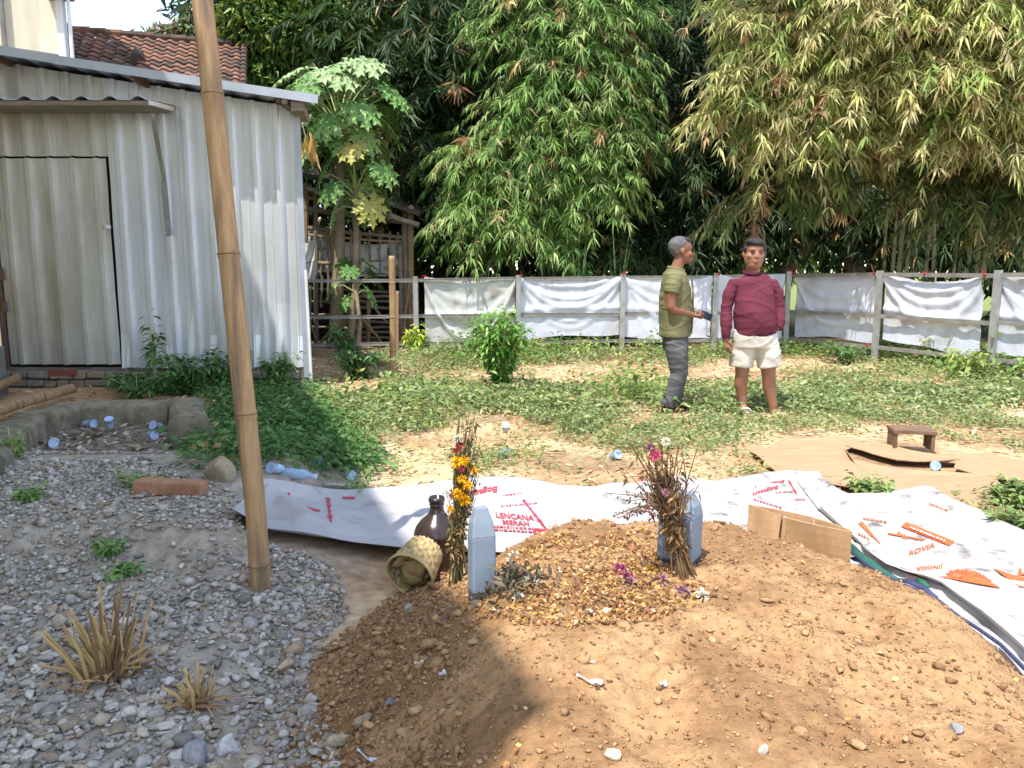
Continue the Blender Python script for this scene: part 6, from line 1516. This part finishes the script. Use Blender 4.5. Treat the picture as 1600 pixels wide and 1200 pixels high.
torso = [tube([M_(1048, 432, 0), M_(1050, 460, 0), M_(1051, 500, 0), M_(1052, 530, 0)], [(.09, .17), (.12, .17), (.13, .17), (.11, .16)], 16)]
legs = [tube([M_(1051, 525, -.09), M_(1056, 580, -.10), M_(1048, 606, -.10), M_(1038, 634, -.10)], [.085, .062, .058, .038], 12), tube([M_(1056, 525, .09), M_(1063, 582, .10), M_(1063, 606, .10), M_(1062, 634, .10)], [.085, .062, .058, .038], 12)]
arms = [tube([M_(1040, 440, -.19), M_(1036, 460, -.21), M_(1037, 477, -.21), M_(1041, 481, -.20), M_(1056, 485, -.17), M_(1073, 490, -.13)], [.060, .056, .050, .049, .044, .030], 14), tube([M_(1048, 440, .19), M_(1050, 478, .20), M_(1072, 490, .08)], [.058, .048, .030], 12)]
hands = hand(M_(1073, 490, -.13), (1, .12, -.12), (.0, -.15, 1), (.1, 1, .1), .75, 1.0) + hand(M_(1072, 490, .08), (1, -.3, -.05), (0, 0, 1), (0, -1, 0), .6, 1.0)
b2 = remeshed('body', hd + torso + legs + arms + hands, .0075, m_skin2, man2, 3)
remeshed('hair', [ellip(M_(1053.2, 385.2, 0), (16.9 * k, .092, 14.9 * k), 20, 14), ellip(M_(1050, 392, 0), (9 * k, .08, 11 * k), 16, 10)], .008, m_hair, b2, 3, fold_noise(.002, 20, 120, 3))
remeshed('hair_fringe', [ellip(M_(1061, 378.5, 0), (11.5 * k, .066, 7.2 * k), 18, 10)], .007, m_hairb, b2, 3, fold_noise(.003, 20, 120, 4))
obj('eye', *ellip(M_(1070.6, 394, -.038), (1.0 * k, .010, .75 * k), 10, 6), m_eye, b2, smooth=True); obj('eyebrow', *ellip(M_(1071.5, 390.5, -.036), (1.5 * k, .022, .8 * k), 10, 6), m_hairb, b2, smooth=True)
sh = [tube([M_(1049, 421, 0), M_(1048, 428, 0), M_(1048.5, 440, 0), M_(1050, 458, 0), M_(1051, 480, 0), M_(1050.5, 505, 0), M_(1050.5, 524, 0)], [(.082, .085), (.112, .175), (.142, .215), (.160, .215), (.170, .205), (.160, .200), (.162, .205)], 24),
      tube([M_(1042, 434, -.165), M_(1039, 445, -.20), M_(1036.5, 457, -.212)], [.074, .078, .080], 14), tube([M_(1048, 434, .165), M_(1048, 445, .20), M_(1048, 457, .205)], [.074, .078, .078], 14)]
sht = remeshed('shirt', sh[:1], .009, m_olive, man2, 4, fold_noise(.007, 6, 30, 12, .9))
remeshed('sleeve', sh[1:2], .008, m_olive, sht, 2, fold_noise(.006, 6, 40, 41))
remeshed('sleeve', sh[2:3], .008, m_olive, sht, 2, fold_noise(.006, 6, 40, 43))
remeshed('collar', [tube([M_(1050 + 12.5 * math.cos(a), 420.5 + 3 * math.cos(a), .082 * math.sin(a)) for a in np.linspace(.25, 2 * math.pi - .25, 22)], (.012, .02), 8)], .006, m_olive, sht, 1)
remeshed('collar_flap', [tube([M_(1059, 424, -.06), M_(1063, 428, -.055), M_(1064.5, 434, -.05)], [(.012, .022), (.010, .02), (.006, .008)], 8)], .006, m_olive, sht, 1)
bv = box(M_(1064, 450, -.150), (.085, .012, .035), R(38)); obj('pocket_flap', *bv, m_olive, sht)
obj('pocket', *box(M_(1064.5, 460, -.152), (.08, .010, .075), R(40)), m_olive, sht)
obj('pen', *tube([M_(1070, 448, -.135), M_(1070.5, 456, -.135)], .006, 6), m_short, sht)
obj('button_placket', *tube([M_(1074, 436, -.02), M_(1077, 460, -.01), M_(1078, 490, 0), M_(1076.5, 520, 0)], (.010, .018), 8), m_olive, sht)
tr = [tube([M_(1051, 516, 0), M_(1052, 530, 0), M_(1053, 545, 0)], [(.125, .185), (.132, .19), (.125, .18)], 20), tube([M_(1050, 530, -.085), M_(1053, 556, -.095), M_(1056.5, 580, -.10), M_(1049, 606, -.10), M_(1039, 632, -.10)], [.115, .105, .090, .080, .076], 16), tube([M_(1056, 530, .085), M_(1060, 556, .095), M_(1064, 582, .10), M_(1061, 606, .10), M_(1057, 632, .10)], [.112, .10, .086, .078, .074], 16)]
remeshed('jeans', tr, .010, m_jean, man2, 4, fold_noise(.007, 5, 40, 15, .8))
for (u, y) in ((1037, -.10), (1060, .10)):
    remeshed('shoe', [tube([M_(u - 6, 637.5, y), M_(u + 4, 637, y), M_(u + 16, 639, y), M_(u + 25, 640, y)], [(.044, .040), (.044, .046), (.048, .030), (.036, .020)], 12)], .007, m_shoe, man2, 2)
ph = box(M_(1096, 491.5, -.075), (.13, .012, .072), M=Matrix.Rotation(R(10), 3, 'Z') @ Matrix.Rotation(R(22), 3, 'Y'))
po = bevel(obj('mobile_phone', *ph, m_phone), .004); tag(po, 'dark blue mobile phone held out by the man in olive', 'phone')
